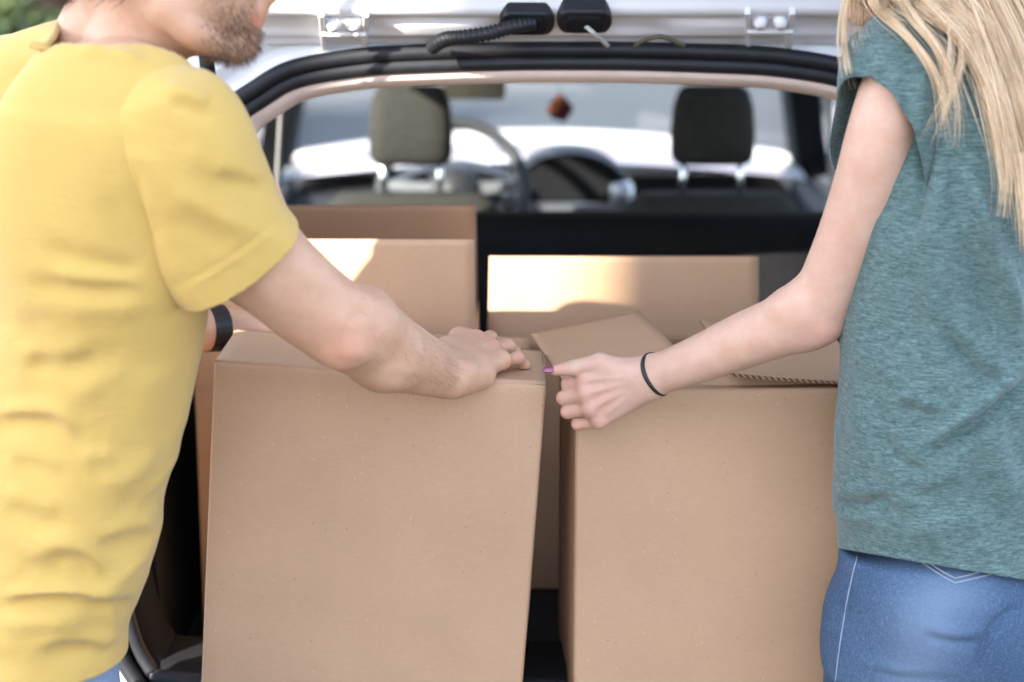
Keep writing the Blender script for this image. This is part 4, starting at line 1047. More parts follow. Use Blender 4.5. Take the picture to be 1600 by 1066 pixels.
# collar band
colpts = []
bmv = [v for v in VB if abs(np.dot(v - (colA + colB) / 2, cn)) < .0008 and np.linalg.norm(v - ctr) < .13]
if len(bmv) > 12:
    bmv = np.array(bmv); c0 = bmv.mean(0); e1 = nrm(colB - colA); e2 = np.cross(cn, e1)
    an = np.arctan2((bmv - c0) @ e2, (bmv - c0) @ e1); bins = np.linspace(-math.pi, math.pi, 41); ring = []
    for i in range(40):
        m = (an >= bins[i]) & (an < bins[i + 1])
        if m.any(): ring.append(bmv[m][np.argmax(np.linalg.norm(bmv[m] - c0, axis=1))])
    if len(ring) > 10:
        ring = catmull(ring, 3, closed=True)
        keep(mesh_obj('collar', *tube_vf(ring, .0045, 8, closed=True, up=cn, flat=1.0), 'yellow', None, smooth=True), shirt)
        bpy.data.objects[-1] if False else None

# --- body: arm with hand, head and neck, trunk
parts = []
Mi = np.array(ML.inverted()); Mw = np.array(ML)
def boxL(x, y, z): return (Mw @ np.array([x, y, z, 1]))[:3]
def toL(p): return (Mi @ np.append(p, 1))[:3]
upL = nrm(Mw[:3, 2]); xL = nrm(Mw[:3, 0]); yL = nrm(Mw[:3, 1])
f = Field((-.50, 2.0, .97), (.085, 2.78, 1.64), .0021)
f.chain([RS + np.array([-.02, .02, 0]), RS + (ELB - RS) * .3, P(395, 392, 2.205), P(470, 462, 2.24), ELB, P(575, 528, 2.325), P(625, 556, 2.385), P(668, 574, 2.44), WR],
        [.060, .058, .0565, .0505, .0500, .0500, .0435, .0360, .0310], .012)
f.ell(P(540, 546, 2.245), (.022, .022, .020), .022)          # elbow bone
f.ell(P(560, 500, 2.30), (.040, .045, .036), .025)           # forearm muscle
f.ell(P(602, 572, 2.345), (.034, .045, .026), .03)
f.ell(P(700, 602, 2.455), (.013, .013, .011), .012)          # wrist bone
# hand on the box top
mc = boxL(WL - .088, .055, .030)                              # knuckle row centre
hf = nrm(boxL(WL - .030, .135, .008) - WR); hf = nrm(nrm(mc - WR) * .6 + hf * .4)
hs2 = nrm(xL * .80 - yL * .60 + upL * (-.14)); hs2 = nrm(hs2 - hf * np.dot(hs2, hf)); hd = nrm(np.cross(hs2, hf)); hd = hd if hd[2] > 0 else -hd
mcps = {'index': mc - hs2 * .036 + hf * .004 + hd * .004, 'middle': mc - hs2 * .012 + hf * .008 + hd * .005, 'ring': mc + hs2 * .012 + hf * .003 + hd * .002, 'pinky': mc + hs2 * .034 - hf * .010 - hd * .004}
for nm, p in mcps.items():
    s0 = WR + (p - mc) * .38 + hf * .004
    f.cone(s0, p, .0200 if nm != 'pinky' else .019, .0135 if nm != 'pinky' else .0125, .016)
    f.ell(p + hd * .003, (.0118,) * 3, .008)
f.cone(WR + hs2 * .012, mcps['pinky'] * .5 + WR * .5 + hs2 * .010 - hd * .010, .021, .018, .016)     # heel of the hand
f.cone(WR - hs2 * .010 + hf * .01, mcps['index'] * .6 + WR * .4 - hs2 * .012 - hd * .004, .020, .017, .016)
spec = {'index': ((.042, .026, .020), (13, 20, 12)), 'middle': ((.046, .029, .021), (9, 24, 14)), 'ring': ((.042, .027, .021), (7, 28, 17)), 'pinky': ((.033, .021, .018), (3, 36, 20))}
tipsM = []
for nm, (ln, bd) in spec.items():
    r = (.0100, .0094, .0086, .0072) if nm != 'pinky' else (.0092, .0084, .0077, .0064)
    fd = nrm(hf + hs2 * {'index': -.20, 'middle': -.03, 'ring': .12, 'pinky': .32}[nm] + hd * .06)
    tipsM.append(finger(f, mcps[nm], fd, hd, ln, bd, r, .004))
def nail_on(tp, hdv, r, mat, parent, long=1.0):
    d_ = nrm(tp[3] - tp[2]); n_ = nrm(hdv - d_ * np.dot(hdv, d_)); s_n = np.cross(d_, n_); fN = Field(tp[3] - .02, tp[3] + .02, .0009)
    fN.ell(tp[3] - d_ * .001 + n_ * r * .80, (.0062 * long, .0014, .0046), .001, R=np.stack([d_, n_, s_n], 1)); keep(mesh_obj('fingernail', *fN.mesh(), mat, None, smooth=True), parent)
tb = WR - hs2 * .020 + hf * .022 - hd * .004; t1 = tb - hs2 * .024 + hf * .030 - hd * .006; t2 = t1 - hs2 * .010 + hf * .032 - hd * .006; t3 = t2 + hf * .027 + hs2 * .002 - hd * .004
f.cone(tb, t1, .018, .014, .012); f.cone(t1, t2, .0125, .011, .004); f.cone(t2, t3, .011, .0085, .004)
# the hand stays on top of the cardboard
def flat_top(X, Y, Z):
    a, b, c, d = Mi[2]; return a * X + b * Y + c * Z + d
def under_lid(X, Y, Z):
    z = Mi[2, 0] * X + Mi[2, 1] * Y + Mi[2, 2] * Z + Mi[2, 3]; y = Mi[1, 0] * X + Mi[1, 1] * Y + Mi[1, 2] * Z + Mi[1, 3]
    return np.maximum(z - .003, -(y + .002))
f.apply(under_lid, (-.3, 2.45, .97), (.07, 2.75, 1.3), .004, 'sub')
Va, Fa = f.mesh(); Va = relax(Va, Fa, 2, .4)
Na = vnormals(Va, Fa); Va = wobble(Va, Na, .05, .0007, 5)
tend = []
pxm = lambda p: proj(np.array([p]))
for nm in ('middle', 'ring', 'pinky'):
    a = proj(np.array([WR * .6 + mcps[nm] * .4 + hd * .02])); b = proj(np.array([mcps[nm] + hd * .012])); tend.append(([(a[0][0], a[1][0]), ((a[0][0] + b[0][0]) / 2, (a[1][0] + b[1][0]) / 2), (b[0][0], b[1][0])], 4.5, 1.4))
Va = strokes(Va, Fa, tend + [([(570, 480), (558, 494), (546, 512)], 11, -1.6), ([(520, 560), (545, 568), (575, 565)], 9, -1.6), ([(600, 590), (650, 596), (690, 604)], 10, -1.5), ([(690, 548), (712, 566), (728, 590)], 7, -2.2), ([(430, 420), (500, 470), (560, 510)], 20, -1.5)])
toneA = gauss_tone(Va, [(P(540, 546, 2.22), .034, .42), (P(566, 486, 2.27), .02, .25)] + [(tp[1], .011, .5) for tp in tipsM] + [(tp[3], .012, .55) for tp in tipsM] + [(m, .016, .4) for m in mcps.values()])
parts.append((Va, Fa, toneA, np.zeros(len(Va))))
# head and neck
def hx(px, py, dy=0.0): return P(px, py, YM + dy)
f = Field(hx(60, 190, -.14) - np.array([.06, .06, .11]), hx(450, -260, .14) + .06, .0030)
f.chain([hx(168, 190, .03), hx(206, 80, .015), hx(238, -20, .01)], [.068, .060, .058], .02)
f.chain([hx(120, 150, .06), hx(150, 70, .035), hx(186, -10, .02)], [.06, .050, .048], .03)
f.ell(hx(262, -125), (.098, .077, .112), .03)
f.ell(hx(330, -60), (.062, .062, .085), .04)
f.ell(hx(330, 12), (.052, .055, .050), .03)
for s in (-1, 1):
    f.chain([hx(262, 10, s * .055), hx(310, 52, s * .046), hx(364, 70, s * .014)], [.020, .020, .017], .022)
    f.ell(hx(345, -30, s * .038), (.026, .022, .030), .02)
f.ell(hx(368, 62), (.024, .026, .022), .016)
f.ell(hx(384, 66), (.013, .018, .016), .010)
f.ell(hx(390, 6), (.020, .030, .026), .014)
f.cone(hx(392, 14, -.016), hx(392, 14, .016), .008, .008, .006); f.cone(hx(399, 13, -.004), hx(399, 13, .004), .0085, .0085, .006)
f.cone(hx(395, 33, -.012), hx(395, 33, .012), .0085, .0085, .004)
f.cone(hx(394, -95), hx(417, -14), .009, .013, .010); f.ell(hx(419, -9), (.0105, .011, .0095), .006)
for s in (-1, 1):
    f.ell(hx(405, -6, s * .013), (.011, .008, .008), .006); f.ell(hx(372, -98, s * .032), (.017, .017, .012), .01, mode='sub')
    f.ell(hx(372, -96, s * .031), (.0125,) * 3, .003); f.ell(hx(238, -65, s * .078), (.016, .007, .031), .008)
    f.cone(hx(382, -118, s * .018), hx(366, -116, s * .048), .007, .006, .01)
Vh, Fh = f.mesh(); Vh = relax(Vh, Fh, 2, .4)
# stubble tone on jaw, chin and upper lip
px_, py_ = proj(Vh)
jaw = np.clip((px_ - 295) / 55, 0, 1) * np.clip((py_ + 60) / 60, 0, 1) * np.clip((102 - py_) / 8, 0, 1)
under = np.clip((px_ - 300) / 40, 0, 1) * np.clip((py_ - 60) / 20, 0, 1)
lipm = np.exp(-((px_ - 400) / 9) ** 2 - ((py_ - 30) / 14) ** 2)
cheek = np.exp(-((px_ - 372) / 30) ** 2 - ((py_ + 5) / 32) ** 2)
stub = np.clip(np.maximum(jaw, under) - 1.0 * lipm - .6 * cheek * (py_ < 30), 0, 1) * (px_ < 402 + (py_ > 45) * 20)
stub = stub * .62
fl = np.clip(lipm * 1.0, 0, .9)
parts.append((Vh, Fh, fl, stub))
headV, headF = Vh, Fh
# trunk (under the clothes), left arm and hand
f = Field((-1.10, 1.90, .01), (-.12, 3.0, 1.72), .0065)
man_torso(f, -.016)
f.chain([NB + np.array([0, 0, -.06]), hx(206, 80, .015)], [.065, .058], .03)
LW = P(345, 512, 2.80); LE = np.array([-.66, 2.62, 1.16]); LHd = nrm(np.array([.75, .22, -.02]))
f.chain([LS, LS * .5 + LE * .5, LE, LE * .45 + LW * .55, LW], [.055, .052, .045, .042, .030], .02)
f.cone(LW, LW + LHd * .09, .028, .030, .015, n=nrm((0, -.6, .8)), flat=.6)
for i in range(4):
    b0 = LW + LHd * .085 + np.array([0, .02, .004]) * (i - 1.5); f.cone(b0, b0 + LHd * .04 - np.array([0, 0, .008]), .0105, .010, .006); f.cone(b0 + LHd * .04 - np.array([0, 0, .008]), b0 + LHd * .065 - np.array([0, 0, .035]), .010, .009, .004)
f.cone(LW + LHd * .03, LW + LHd * .075 + np.array([0, -.035, .0]), .014, .010, .01)
HIP = np.array([np.interp(-.88, [-z for z in zM], cxM), 2.31, .90]) if False else np.array([cxM[-1], 2.31, zM[-1]])
legsM = []
e1v = np.array([ca, sa, 0]); fwM = np.array([sa, -ca, 0]); fwM = fwM if fwM[0] > 0 else -fwM
for s in (-1, 1):
    h0 = HIP + e1v * s * .095 + np.array([0, 0, -.02]); kn = h0 + fwM * .03 + np.array([0, 0, -.38]); an = np.array([h0[0] - fwM[0] * .02, h0[1] - fwM[1] * .02, .09]); legsM.append((h0, kn, an))
    f.chain([h0, kn, an], [.08, .052, .036], .03)
Vt, Ft = f.mesh(); Vt = relax(Vt, Ft, 2)
parts.append((Vt, Ft, np.zeros(len(Vt)), np.zeros(len(Vt))))
def assemble(name, parts, mat, parent, SOLVER='MANIFOLD'):
    allV = np.concatenate([p[0] for p in parts]); allR = np.concatenate([p[2] for p in parts]); allG = np.concatenate([p[3] for p in parts])
    try:
        obs = [mesh_obj('tmp_piece', p[0], p[1], mat) for p in parts]
        for o in obs[1:]:
            m = obs[0].modifiers.new('u', 'BOOLEAN'); m.operation = 'UNION'; m.object = o; m.solver = SOLVER
        dg = bpy.context.evaluated_depsgraph_get(); me = bpy.data.meshes.new_from_object(obs[0].evaluated_get(dg))
        nv = len(me.vertices); ok = nv > .7 * len(allV) and nv > 1000
        bm = bmesh.new(); bm.from_mesh(me); seen = set(); isl = 0; bm.verts.ensure_lookup_table()
        for v in bm.verts:
            if v.index in seen: continue
            isl += 1; st = [v]; seen.add(v.index)
            while st:
                w = st.pop()
                for e in w.link_edges:
                    u = e.other_vert(w)
                    if u.index not in seen: seen.add(u.index); st.append(u)
        bm.free(); print('UNION', name, nv, len(allV), 'islands', isl)
        for o in obs: bpy.data.objects.remove(o)
        cv = np.array([v.co[:] for v in me.vertices]) if nv else np.zeros((1, 3))
        ok = ok and np.allclose(cv.min(0), allV.min(0), atol=.004) and np.allclose(cv.max(0), allV.max(0), atol=.004)
        if not ok and SOLVER != 'EXACT': return assemble(name, parts, mat, parent, 'FLOAT' if SOLVER == 'MANIFOLD' else 'EXACT')
        if ok:
            from mathutils.kdtree import KDTree
            kd = KDTree(len(allV))
            for i, v in enumerate(allV): kd.insert(v, i)
            kd.balance(); ix = np.array([kd.find(v.co)[1] for v in me.vertices])
            o = bpy.data.objects.new(name, me); COL.objects.link(o); me.materials.clear(); me.materials.append(MAT[mat])
            me.polygons.foreach_set('use_smooth', np.ones(len(me.polygons), dtype=bool)); keep(o, parent)
            set_tone(o, np.stack([allR[ix], allG[ix], 0 * allR[ix]], 1)); return o
    except Exception as e:
        print('UNION failed', e)
        for o in [q for q in bpy.data.objects if q.name.startswith('tmp_piece')]: bpy.data.objects.remove(o)
    V = np.concatenate([p[0] for p in parts]); F = []; off = 0
    for p in parts: F.append(p[1] + off); off += len(p[0])
    o = mesh_obj(name, V, np.concatenate(F), mat, None, smooth=True); keep(o, parent)
    r = np.concatenate([p[2] for p in parts]); g_ = np.concatenate([p[3] for p in parts]); set_tone(o, np.stack([r, g_, 0 * r], 1)); return o
body_m = assemble('body', parts, 'skin_m', man, 'FLOAT')
hd_man = hd.copy()
for tp in tipsM: nail_on(tp, hd_man, .0068, 'nail_pale', body_m)
# jeans, belt, shoes
f = Field((-1.05, 1.98, .05), (-.2, 2.72, zM[-3] + .06), .006)
f.slices([zM[-1] - .10, zM[-1], zM[-2], zM[-3] + .015], [cxM[-1]] * 2 + [cxM[-2] - .004, cxM[-3] - .006], [2.31] * 4, [.186, .184, .176, .172], [.125, .122, .113, .110], E1, .02, 2.3)
for h0, kn, an in legsM: f.chain([h0, kn, an], [.098, .075, .062], .04)
V, F = f.mesh(); V = relax(V, F, 2); V = wobble(V, vnormals(V, F), .10, .003, 6)
jm = mesh_obj('jeans', V, F, 'denim_m', None, smooth=True); keep(jm, man); set_tone(jm, np.stack([.25 * np.ones(len(V))] * 3, 1))
for h0, kn, an in legsM:
    f = Field(an - .35, an + .35, .008); f.cone(an + fwM * .0 - np.array([0, 0, .045]), an + fwM * .17 - np.array([0, 0, .06]), .045, .034, .02); f.cone(an, an - np.array([0, 0, .05]), .05, .045, .02)
    f.apply(lambda X, Y, Z: Z - .004 + 0 * X + 0 * Y, an - .35, an + .35, .003, 'sub')
    keep(mesh_obj('shoe', *f.mesh(), 'shoe', None, smooth=True), man)
# watch strap on the left wrist
wd = nrm(LW - LE); c0 = LW - wd * .012
keep(mesh_obj('wristwatch', *lathe_vf([(.030, -.013), (.034, -.013), (.0345, .013), (.030, .013)], c0, wd, 28), 'strap', None, smooth=False), man)
w_ = bpy.data.objects['wristwatch']
# --- beard and forearm hairs
def surf_hairs(V, F, weight, n, length, dirfn, seed, jitter=.4, nseg=4):
    q = np.random.default_rng(seed); N = vnormals(V, F); w = weight / weight.sum(); idx = q.choice(len(V), n, p=w); L = []
    for i in idx:
        p = V[i] + q.normal(size=3) * .0012; d = nrm(N[i] * .6 + dirfn(V[i], N[i]) + q.normal(size=3) * jitter); l = length * q.uniform(.5, 1.2)
        g_ = nrm(dirfn(V[i], N[i]) + np.array([0, 0, -.3])); pts = []
        for k in range(nseg):
            t = k / (nseg - 1); pts.append(p - N[i] * .001 + d * l * t + g_ * l * .35 * t * t)
        L.append(np.array(pts))
    return L
bw = np.where((stub > .15) & (px_ > 300), stub ** 1.5, 0); bw *= (px_ < 425)
L = surf_hairs(headV, headF, bw + 1e-12, 2300, .008, lambda p, n: np.array([.25, 0, -.75]), 3)
strands('beard', L, .00018, .00006, 'brownhair', body_m, rng.uniform(.25, 1, len(L)))
ax_, ay_ = proj(Va)
w1 = np.exp(-((ax_ - 700) / 22) ** 2 - ((ay_ - 575) / 24) ** 2) + .25 * np.exp(-((ax_ - 640) / 45) ** 2 - ((ay_ - 560) / 35) ** 2) + .06 * (ax_ > 560) * (ax_ < 740)
dA = nrm(WR - ELB)
L = surf_hairs(Va, Fa, w1, 520, .012, lambda p, n: dA * .5 + np.array([.1, 0, -.35]), 4, .35)
strands('arm_hair', L, .00010, .00004, 'brownhair', body_m, rng.uniform(.3, 1, len(L)))
bpy.data.objects['arm_hair']['kind'] = 'stuff'
# short hair on the head
hw_ = np.where((py_ < -70 - (px_ - 250) * .55) | ((px_ < 230) & (py_ < -15)), 1.0, 0.0) * (px_ < 372)
L = surf_hairs(headV, headF, hw_ + 1e-12, 5000, .03, lambda p, n: np.array([-.4, 0, .1]), 5, .3)
strands('hair', L, .0005, .0002, 'brownhair', body_m, rng.uniform(0, .6, len(L)))
# eyes
for s in (-1, 1):
    f = Field(hx(374, -96, s * .031) - .02, hx(374, -96, s * .031) + .02, .0015); f.ell(hx(374, -96, s * .031), (.0118,) * 3, .001); keep(mesh_obj('eye', *f.mesh(), 'eye', None, smooth=True), body_m)
# ================================================================== the woman
wom = empty('person', (.60, 2.44, 0), 'blonde woman in teal heather t-shirt and blue jeans gripping a box corner', 'person')
YW = 2.44
WS = P(1385, 140, 2.315); WE = P(1272, 492, 2.405); WW = P(1020, 588, 2.485)
A1 = math.atan2(.60, .80); cw, sw_ = math.cos(A1), math.sin(A1)
rowsW = [(30, 1405, .12, .085), (90, 1350, .14, .105), (150, 1334, .15, .118), (250, 1324, .158, .125), (400, 1314, .175, .13), (520, 1309, .198, .133), (600, 1305, .20, .135), (700, 1303, .202, .137), (775, 1304, .203, .139), (815, 1313, .198, .138), (860, 1305, .205, .142), (930, 1300, .207, .145), (980, 1296, .207, .145)]
zW, cxW, cyW, aW, bW = [], [], [], [], []
for py, xl, a, b in rowsW:
    hw = math.hypot(a * cw, b * sw_); X = P(xl, py, YW)[0]; zW.append(P(xl, py, YW)[2]); cxW.append(X + hw); cyW.append(YW); aW.append(a); bW.append(b)
NW = P(1500, 20, 2.44)
RSW = WS + np.array([cw, sw_, 0]) * .33
def wom_torso(f, g_):
    f.slices(zW[2:], cxW[2:], cyW[2:], aW[2:], bW[2:], A1, .02, 2.3, g_)
    f.chain([WS + np.array([.066, .052, .012]), P(1442, 92, 2.37), NW + np.array([0, 0, -.06]), RSW + np.array([-.05, 0, .02]), RSW], [.056 + g_, .058 + g_, .07 + g_, .06 + g_, .056 + g_], .05)
    f.ell(P(1500, 300, 2.36), (.11 + g_, .08 + g_, .17 + g_), .06)
f = Field((.30, 2.12, zW[-1] - .02), (1.02, 2.74, 1.80), .0048)
wom_torso(f, 0.0)
V, F = f.mesh(); V = relax(V, F, 3); V = wobble(V, vnormals(V, F), .17, .0022, 12)
foldW = [([(1505, 250), (1530, 340), (1560, 430), (1590, 530)], 14, 9, .9), ([(1480, 250), (1505, 350), (1535, 450), (1560, 540)], 16, -7), ([(1439, 706), (1497, 664), (1561, 616), (1605, 570)], 9, 9, .9), ([(1445, 722), (1500, 684), (1565, 636), (1605, 596)], 9, -9),
         ([(1465, 505), (1519, 575), (1563, 612)], 12, -8, .4), ([(1485, 495), (1535, 555), (1580, 595)], 12, 6), ([(1400, 632), (1440, 642), (1475, 658)], 11, -6), ([(1395, 618), (1440, 626), (1475, 640)], 10, 5), ([(1380, 680), (1412, 718), (1452, 746)], 10, -5), ([(1392, 675), (1425, 708), (1462, 732)], 10, 4),
         ([(1420, 776), (1460, 766), (1500, 754)], 12, -5), ([(1425, 758), (1465, 750), (1510, 736)], 12, 5), ([(1303, 784), (1340, 786), (1376, 787), (1398, 810)], 10, -8), ([(1303, 768), (1340, 768), (1380, 770)], 10, 5), ([(1303, 810), (1340, 808), (1372, 812)], 10, 5),
         ([(1378, 470), (1375, 600), (1375, 675), (1383, 745)], 3.0, -2.2), ([(1384, 745), (1386, 800), (1384, 860)], 3.0, -1.4),
         ([(1462, 150), (1448, 230), (1444, 300), (1425, 380)], 11, -9), ([(1475, 160), (1470, 250), (1462, 330), (1450, 420)], 13, 6), ([(1440, 330), (1440, 420), (1460, 520)], 18, 5), ([(1420, 400), (1425, 480), (1440, 560)], 15, -5),
         ([(1540, 640), (1560, 720), (1590, 800)], 20, 7), ([(1520, 690), (1540, 770), (1570, 850)], 20, -5), ([(1580, 640), (1600, 700), (1620, 760)], 20, -6), ([(1345, 520), (1342, 620), (1345, 720)], 14, 2.5),
         ([(1410, 845), (1470, 820), (1540, 815)], 14, 4), ([(1400, 815), (1460, 795), (1520, 790)], 12, -4), ([(1310, 846), (1400, 862), (1500, 879), (1600, 893)], 3, -1.6), ([(1520, 420), (1540, 480), (1550, 540)], 12, -4), ([(1585, 380), (1590, 450), (1610, 520)], 12, 4)]
V = drape(V, F, (.75, .4, -.35), .085, .0055, 51, .4); V = drape(V, F, (.1, .1, 1), .075, .0040, 52, .3, np.clip((V[:, 2] - 1.12) / .2, 0, 1))
V = strokes(V, F, [(a[0], a[1] * 1.25, a[2] * (1.25 if a[1] > 5 else 1)) + tuple(a[3:]) for a in foldW])
ha, hb2, hb3 = P(1308, 856, 2.42), P(1480, 886, 2.285), P(1640, 912, 2.36); hn = nrm(np.cross(hb2 - ha, hb3 - ha)); hn = hn if hn[2] < 0 else -hn
VB, FB = cut(V, F, ha, hn)
# cap sleeve
sA, sB = P(1334, 126, 2.30), P(1432, 292, 2.30); sC = P(1388, 200, 2.315)
wd_ = nrm(WE - WS)
f = Field(sC - .22, sC + .22, .0045)
f.chain([P(1452, 98, 2.365), P(1412, 120, 2.335), P(1392, 178, 2.325), P(1372, 260, 2.335)], [.058, .062, .064, .070], .02)
f.ell(P(1392, 100, 2.34), (.050, .055, .045), .04)
f.ell(P(1450, 60, 2.375), (.055, .05, .038), .04)
V, F = f.mesh(); V = relax(V, F, 2); V = wobble(V, vnormals(V, F), .10, .0015, 13)
V = strokes(V, F, [([(1400, 60), (1380, 100), (1350, 125)], 9, 4), ([(1430, 60), (1415, 120), (1420, 190)], 10, -4), ([(1445, 80), (1440, 150), (1436, 220)], 10, 5), ([(1370, 60), (1352, 90), (1345, 118)], 7, -3)])
sn2 = nrm(np.cross(sB - sA, np.array([-.62, .74, .0]))); sn2 = sn2 if np.dot(sn2, wd_) > 0 else -sn2
VS, FS = cut(V, F, (sA + sB) / 2, sn2)
off = len(VB)
sh_w = mesh_obj('shirt', np.concatenate([VB, VS]), list(FB) + [tuple(i + off for i in q) for q in FS], 'teal', None, smooth=True); keep(sh_w, wom)
sd = sh_w.modifiers.new('solid', 'SOLIDIFY'); sd.thickness = .002; sd.offset = -1
# --- body
parts = []
f = Field((.01, 2.20, 1.00), (.56, 2.62, 1.74), .0020)
f.chain([WS + np.array([.015, .01, .0]), P(1376, 215, 2.325), P(1350, 310, 2.35), P(1312, 410, 2.38), WE, P(1225, 508, 2.42), P(1160, 533, 2.445), P(1090, 562, 2.465), WW],
        [.043, .0405, .0405, .0385, .0385, .0375, .0345, .0295, .0245], .01)
f.ell(P(1287, 508, 2.392), (.018, .018, .016), .02)
f.ell(P(1248, 478, 2.40), (.030, .032, .026), .025)
Mri = np.array(MR.inverted()); Mrw = np.array(MR)
def boxR(x, y, z): return (Mrw @ np.array([x, y, z, 1]))[:3]
mcp = {'index': P(914, 592, 2.490), 'middle': P(915, 615, 2.486), 'ring': P(923, 638, 2.487), 'pinky': P(937, 657, 2.491)}
pip = {'index': P(888, 601, 2.503), 'middle': P(881, 622, 2.503), 'ring': P(887, 643, 2.504), 'pinky': P(903, 662, 2.505)}
mc = sum(mcp.values()) / 4
hf = nrm(mc - WW); hs2 = nrm(mcp['pinky'] - mcp['index']); hs2 = nrm(hs2 - hf * np.dot(hs2, hf)); hd = nrm(np.cross(hf, hs2)); hd = hd if hd[1] < 0 else -hd
tipsW = []
for nm, p in mcp.items():
    s0 = WW + (p - mc) * .42 + hf * .004; lt = nm == 'pinky'
    f.cone(s0, p, .0165, .0112 if not lt else .0102, .013); f.ell(p + hd * .0015, (.0102,) * 3, .007)
    q_ = pip[nm]; r0, r1, r2 = (.0098, .0094, .0080) if not lt else (.0088, .0084, .0070)
    m_ = q_ + np.array([.006, .024 if not lt else .018, -.002]); d_ = m_ + np.array([.011, .010, -.003])
    f.cone(p, q_, r0, r1, .0035); f.cone(q_, m_, r1, r2, .002); f.cone(m_, d_, r2, r2 * .8, .002); f.ell(q_ + hd * .0008, (r1 * 1.04,) * 3, .002)
    tipsW.append((p, q_, m_, d_))
tb = WW - hs2 * .013 + hf * .022; t1 = P(938, 566, 2.492); t2 = P(897, 575, 2.488); t3 = P(866, 579, 2.488)
f.cone(tb, t1, .0150, .0125, .012); f.cone(t1, t2, .0118, .0102, .003); f.cone(t2, t3, .0102, .0068, .003)
f.cone(tb, mcp['index'] * .5 + WW * .5, .014, .012, .012)
Va, Fa = f.mesh(); Va = relax(Va, Fa, 2, .4)
pr = lambda p: (lambda q: (q[0][0], q[1][0]))(proj(np.array([p])))
tend = []
for nm in ('index', 'middle', 'ring', 'pinky'):
    a = pr(WW * .62 + mcp[nm] * .38); b = pr(mcp[nm]); tend.append(([a, ((a[0] + b[0]) / 2, (a[1] + b[1]) / 2), b], 4.5, 1.0))
for u, v in (('index', 'middle'), ('middle', 'ring'), ('ring', 'pinky')):
    a = pr((mcp[u] + mcp[v]) / 2); b = pr((WW * .35 + (mcp[u] + mcp[v]) / 2 * .65)); tend.append(([b, ((a[0] + b[0]) / 2, (a[1] + b[1]) / 2), a], 5, -1.3))
Va = strokes(Va, Fa, tend + [([(1255, 470), (1275, 490), (1290, 500)], 10, -1.2), ([(1040, 560), (1035, 585), (1030, 605)], 6, -.8)])
tone = gauss_tone(Va, [(tp[1], .011, .55) for tp in tipsW] + [(m, .014, .45) for m in mcp.values()] + [(t3, .014, .5), (P(1290, 515, 2.385), .025, .5), (P(935, 640, 2.47), .03, .25)])
parts.append((Va, Fa, tone, np.zeros(len(Va))))
# head and neck
def wx_(px, py, dy=0.0): return P(px, py, 2.47 + dy)
f = Field(wx_(1270, 120, -.15) - np.array([.05, .05, .12]), wx_(1620, -310, .15) + .06, .0035)
f.chain([NW + np.array([.01, 0, -.08]), NW, wx_(1475, -60)], [.056, .048, .047], .02)
f.ell(wx_(1450, -150), (.090, .072, .105), .03); f.ell(wx_(1385, -90), (.055, .055, .085), .03); f.ell(wx_(1385, -30), (.046, .046, .05), .03)
for s in (-1, 1):
    f.chain([wx_(1435, -25, s * .046), wx_(1395, 5, s * .035), wx_(1352, 18, s * .010)], [.017, .017, .014], .02)
    f.ell(wx_(1340, -105, s * .030), (.016, .016, .012), .01, mode='sub'); f.ell(wx_(1342, -103, s * .029), (.012,) * 3, .003)
f.ell(wx_(1345, 18), (.016, .018, .017), .012)
f.cone(wx_(1327, -100), wx_(1307, -42), .008, .011, .010); f.ell(wx_(1307, -40), (.009,) * 3, .006)
f.cone(wx_(1326, -16, -.014), wx_(1326, -16, .014), .0075, .0075, .006); f.cone(wx_(1328, -3, -.011), wx_(1328, -3, .011), .008, .008, .005)
Vh, Fh = f.mesh(); Vh = relax(Vh, Fh, 2, .4); hpx, hpy = proj(Vh)
lip = np.exp(-((hpx - 1322) / 12) ** 2 - ((hpy + 10) / 14) ** 2)
parts.append((Vh, Fh, .8 * lip, np.zeros(len(Vh)))); whV, whF = Vh, Fh
# trunk, right arm, legs
f = Field((.24, 2.05, .01), (1.16, 3.05, 1.80), .0065)
f.slices(zW[2:9], cxW[2:9], cyW[2:9], aW[2:9], bW[2:9], A1, .02, 2.3, -.03); f.slices([zW[12], zW[10], zW[8] + .01], [cxW[10] + .02] * 3, [YW] * 3, [.165, .16, .16], [.105, .10, .10], A1, .03, 2.2)
f.chain([WS + np.array([.05, .04, 0]), P(1442, 92, 2.37), NW + np.array([0, 0, -.06]), RSW], [.04, .045, .055, .042], .04)
f.chain([NW + np.array([0, 0, -.08]), NW], [.055, .047], .02)
RE = RSW + np.array([.03, .10, -.28]); RW = RE + np.array([-.10, .20, .02])
f.chain([RSW, RE, RW], [.04, .036, .025], .02); f.cone(RW, RW + np.array([-.04, .07, 0]), .022, .018, .01)
for i in range(4):
    b0 = RW + np.array([-.04, .07, 0]) + np.array([.012, .006, 0]) * (i - 1.5); f.cone(b0, b0 + np.array([-.02, .04, -.01]), .009, .008, .005)
legsW = []
for s, px0 in ((-1, 1404), (1, 1640)):
    a = P(px0, 1066, 2.42 if s < 0 else 2.54); kn = np.array([a[0], a[1] + .03, .48]); an = np.array([a[0] + .01, a[1] - .01, .09]); legsW.append((a, kn, an)); f.chain([a + np.array([0, 0, .08]), a, kn, an], [.07, .075, .046, .034], .03)
Vt, Ft = f.mesh(); Vt = relax(Vt, Ft, 2); parts.append((Vt, Ft, np.zeros(len(Vt)), np.zeros(len(Vt))))
body_w = assemble('body', parts, 'skin_w', wom)
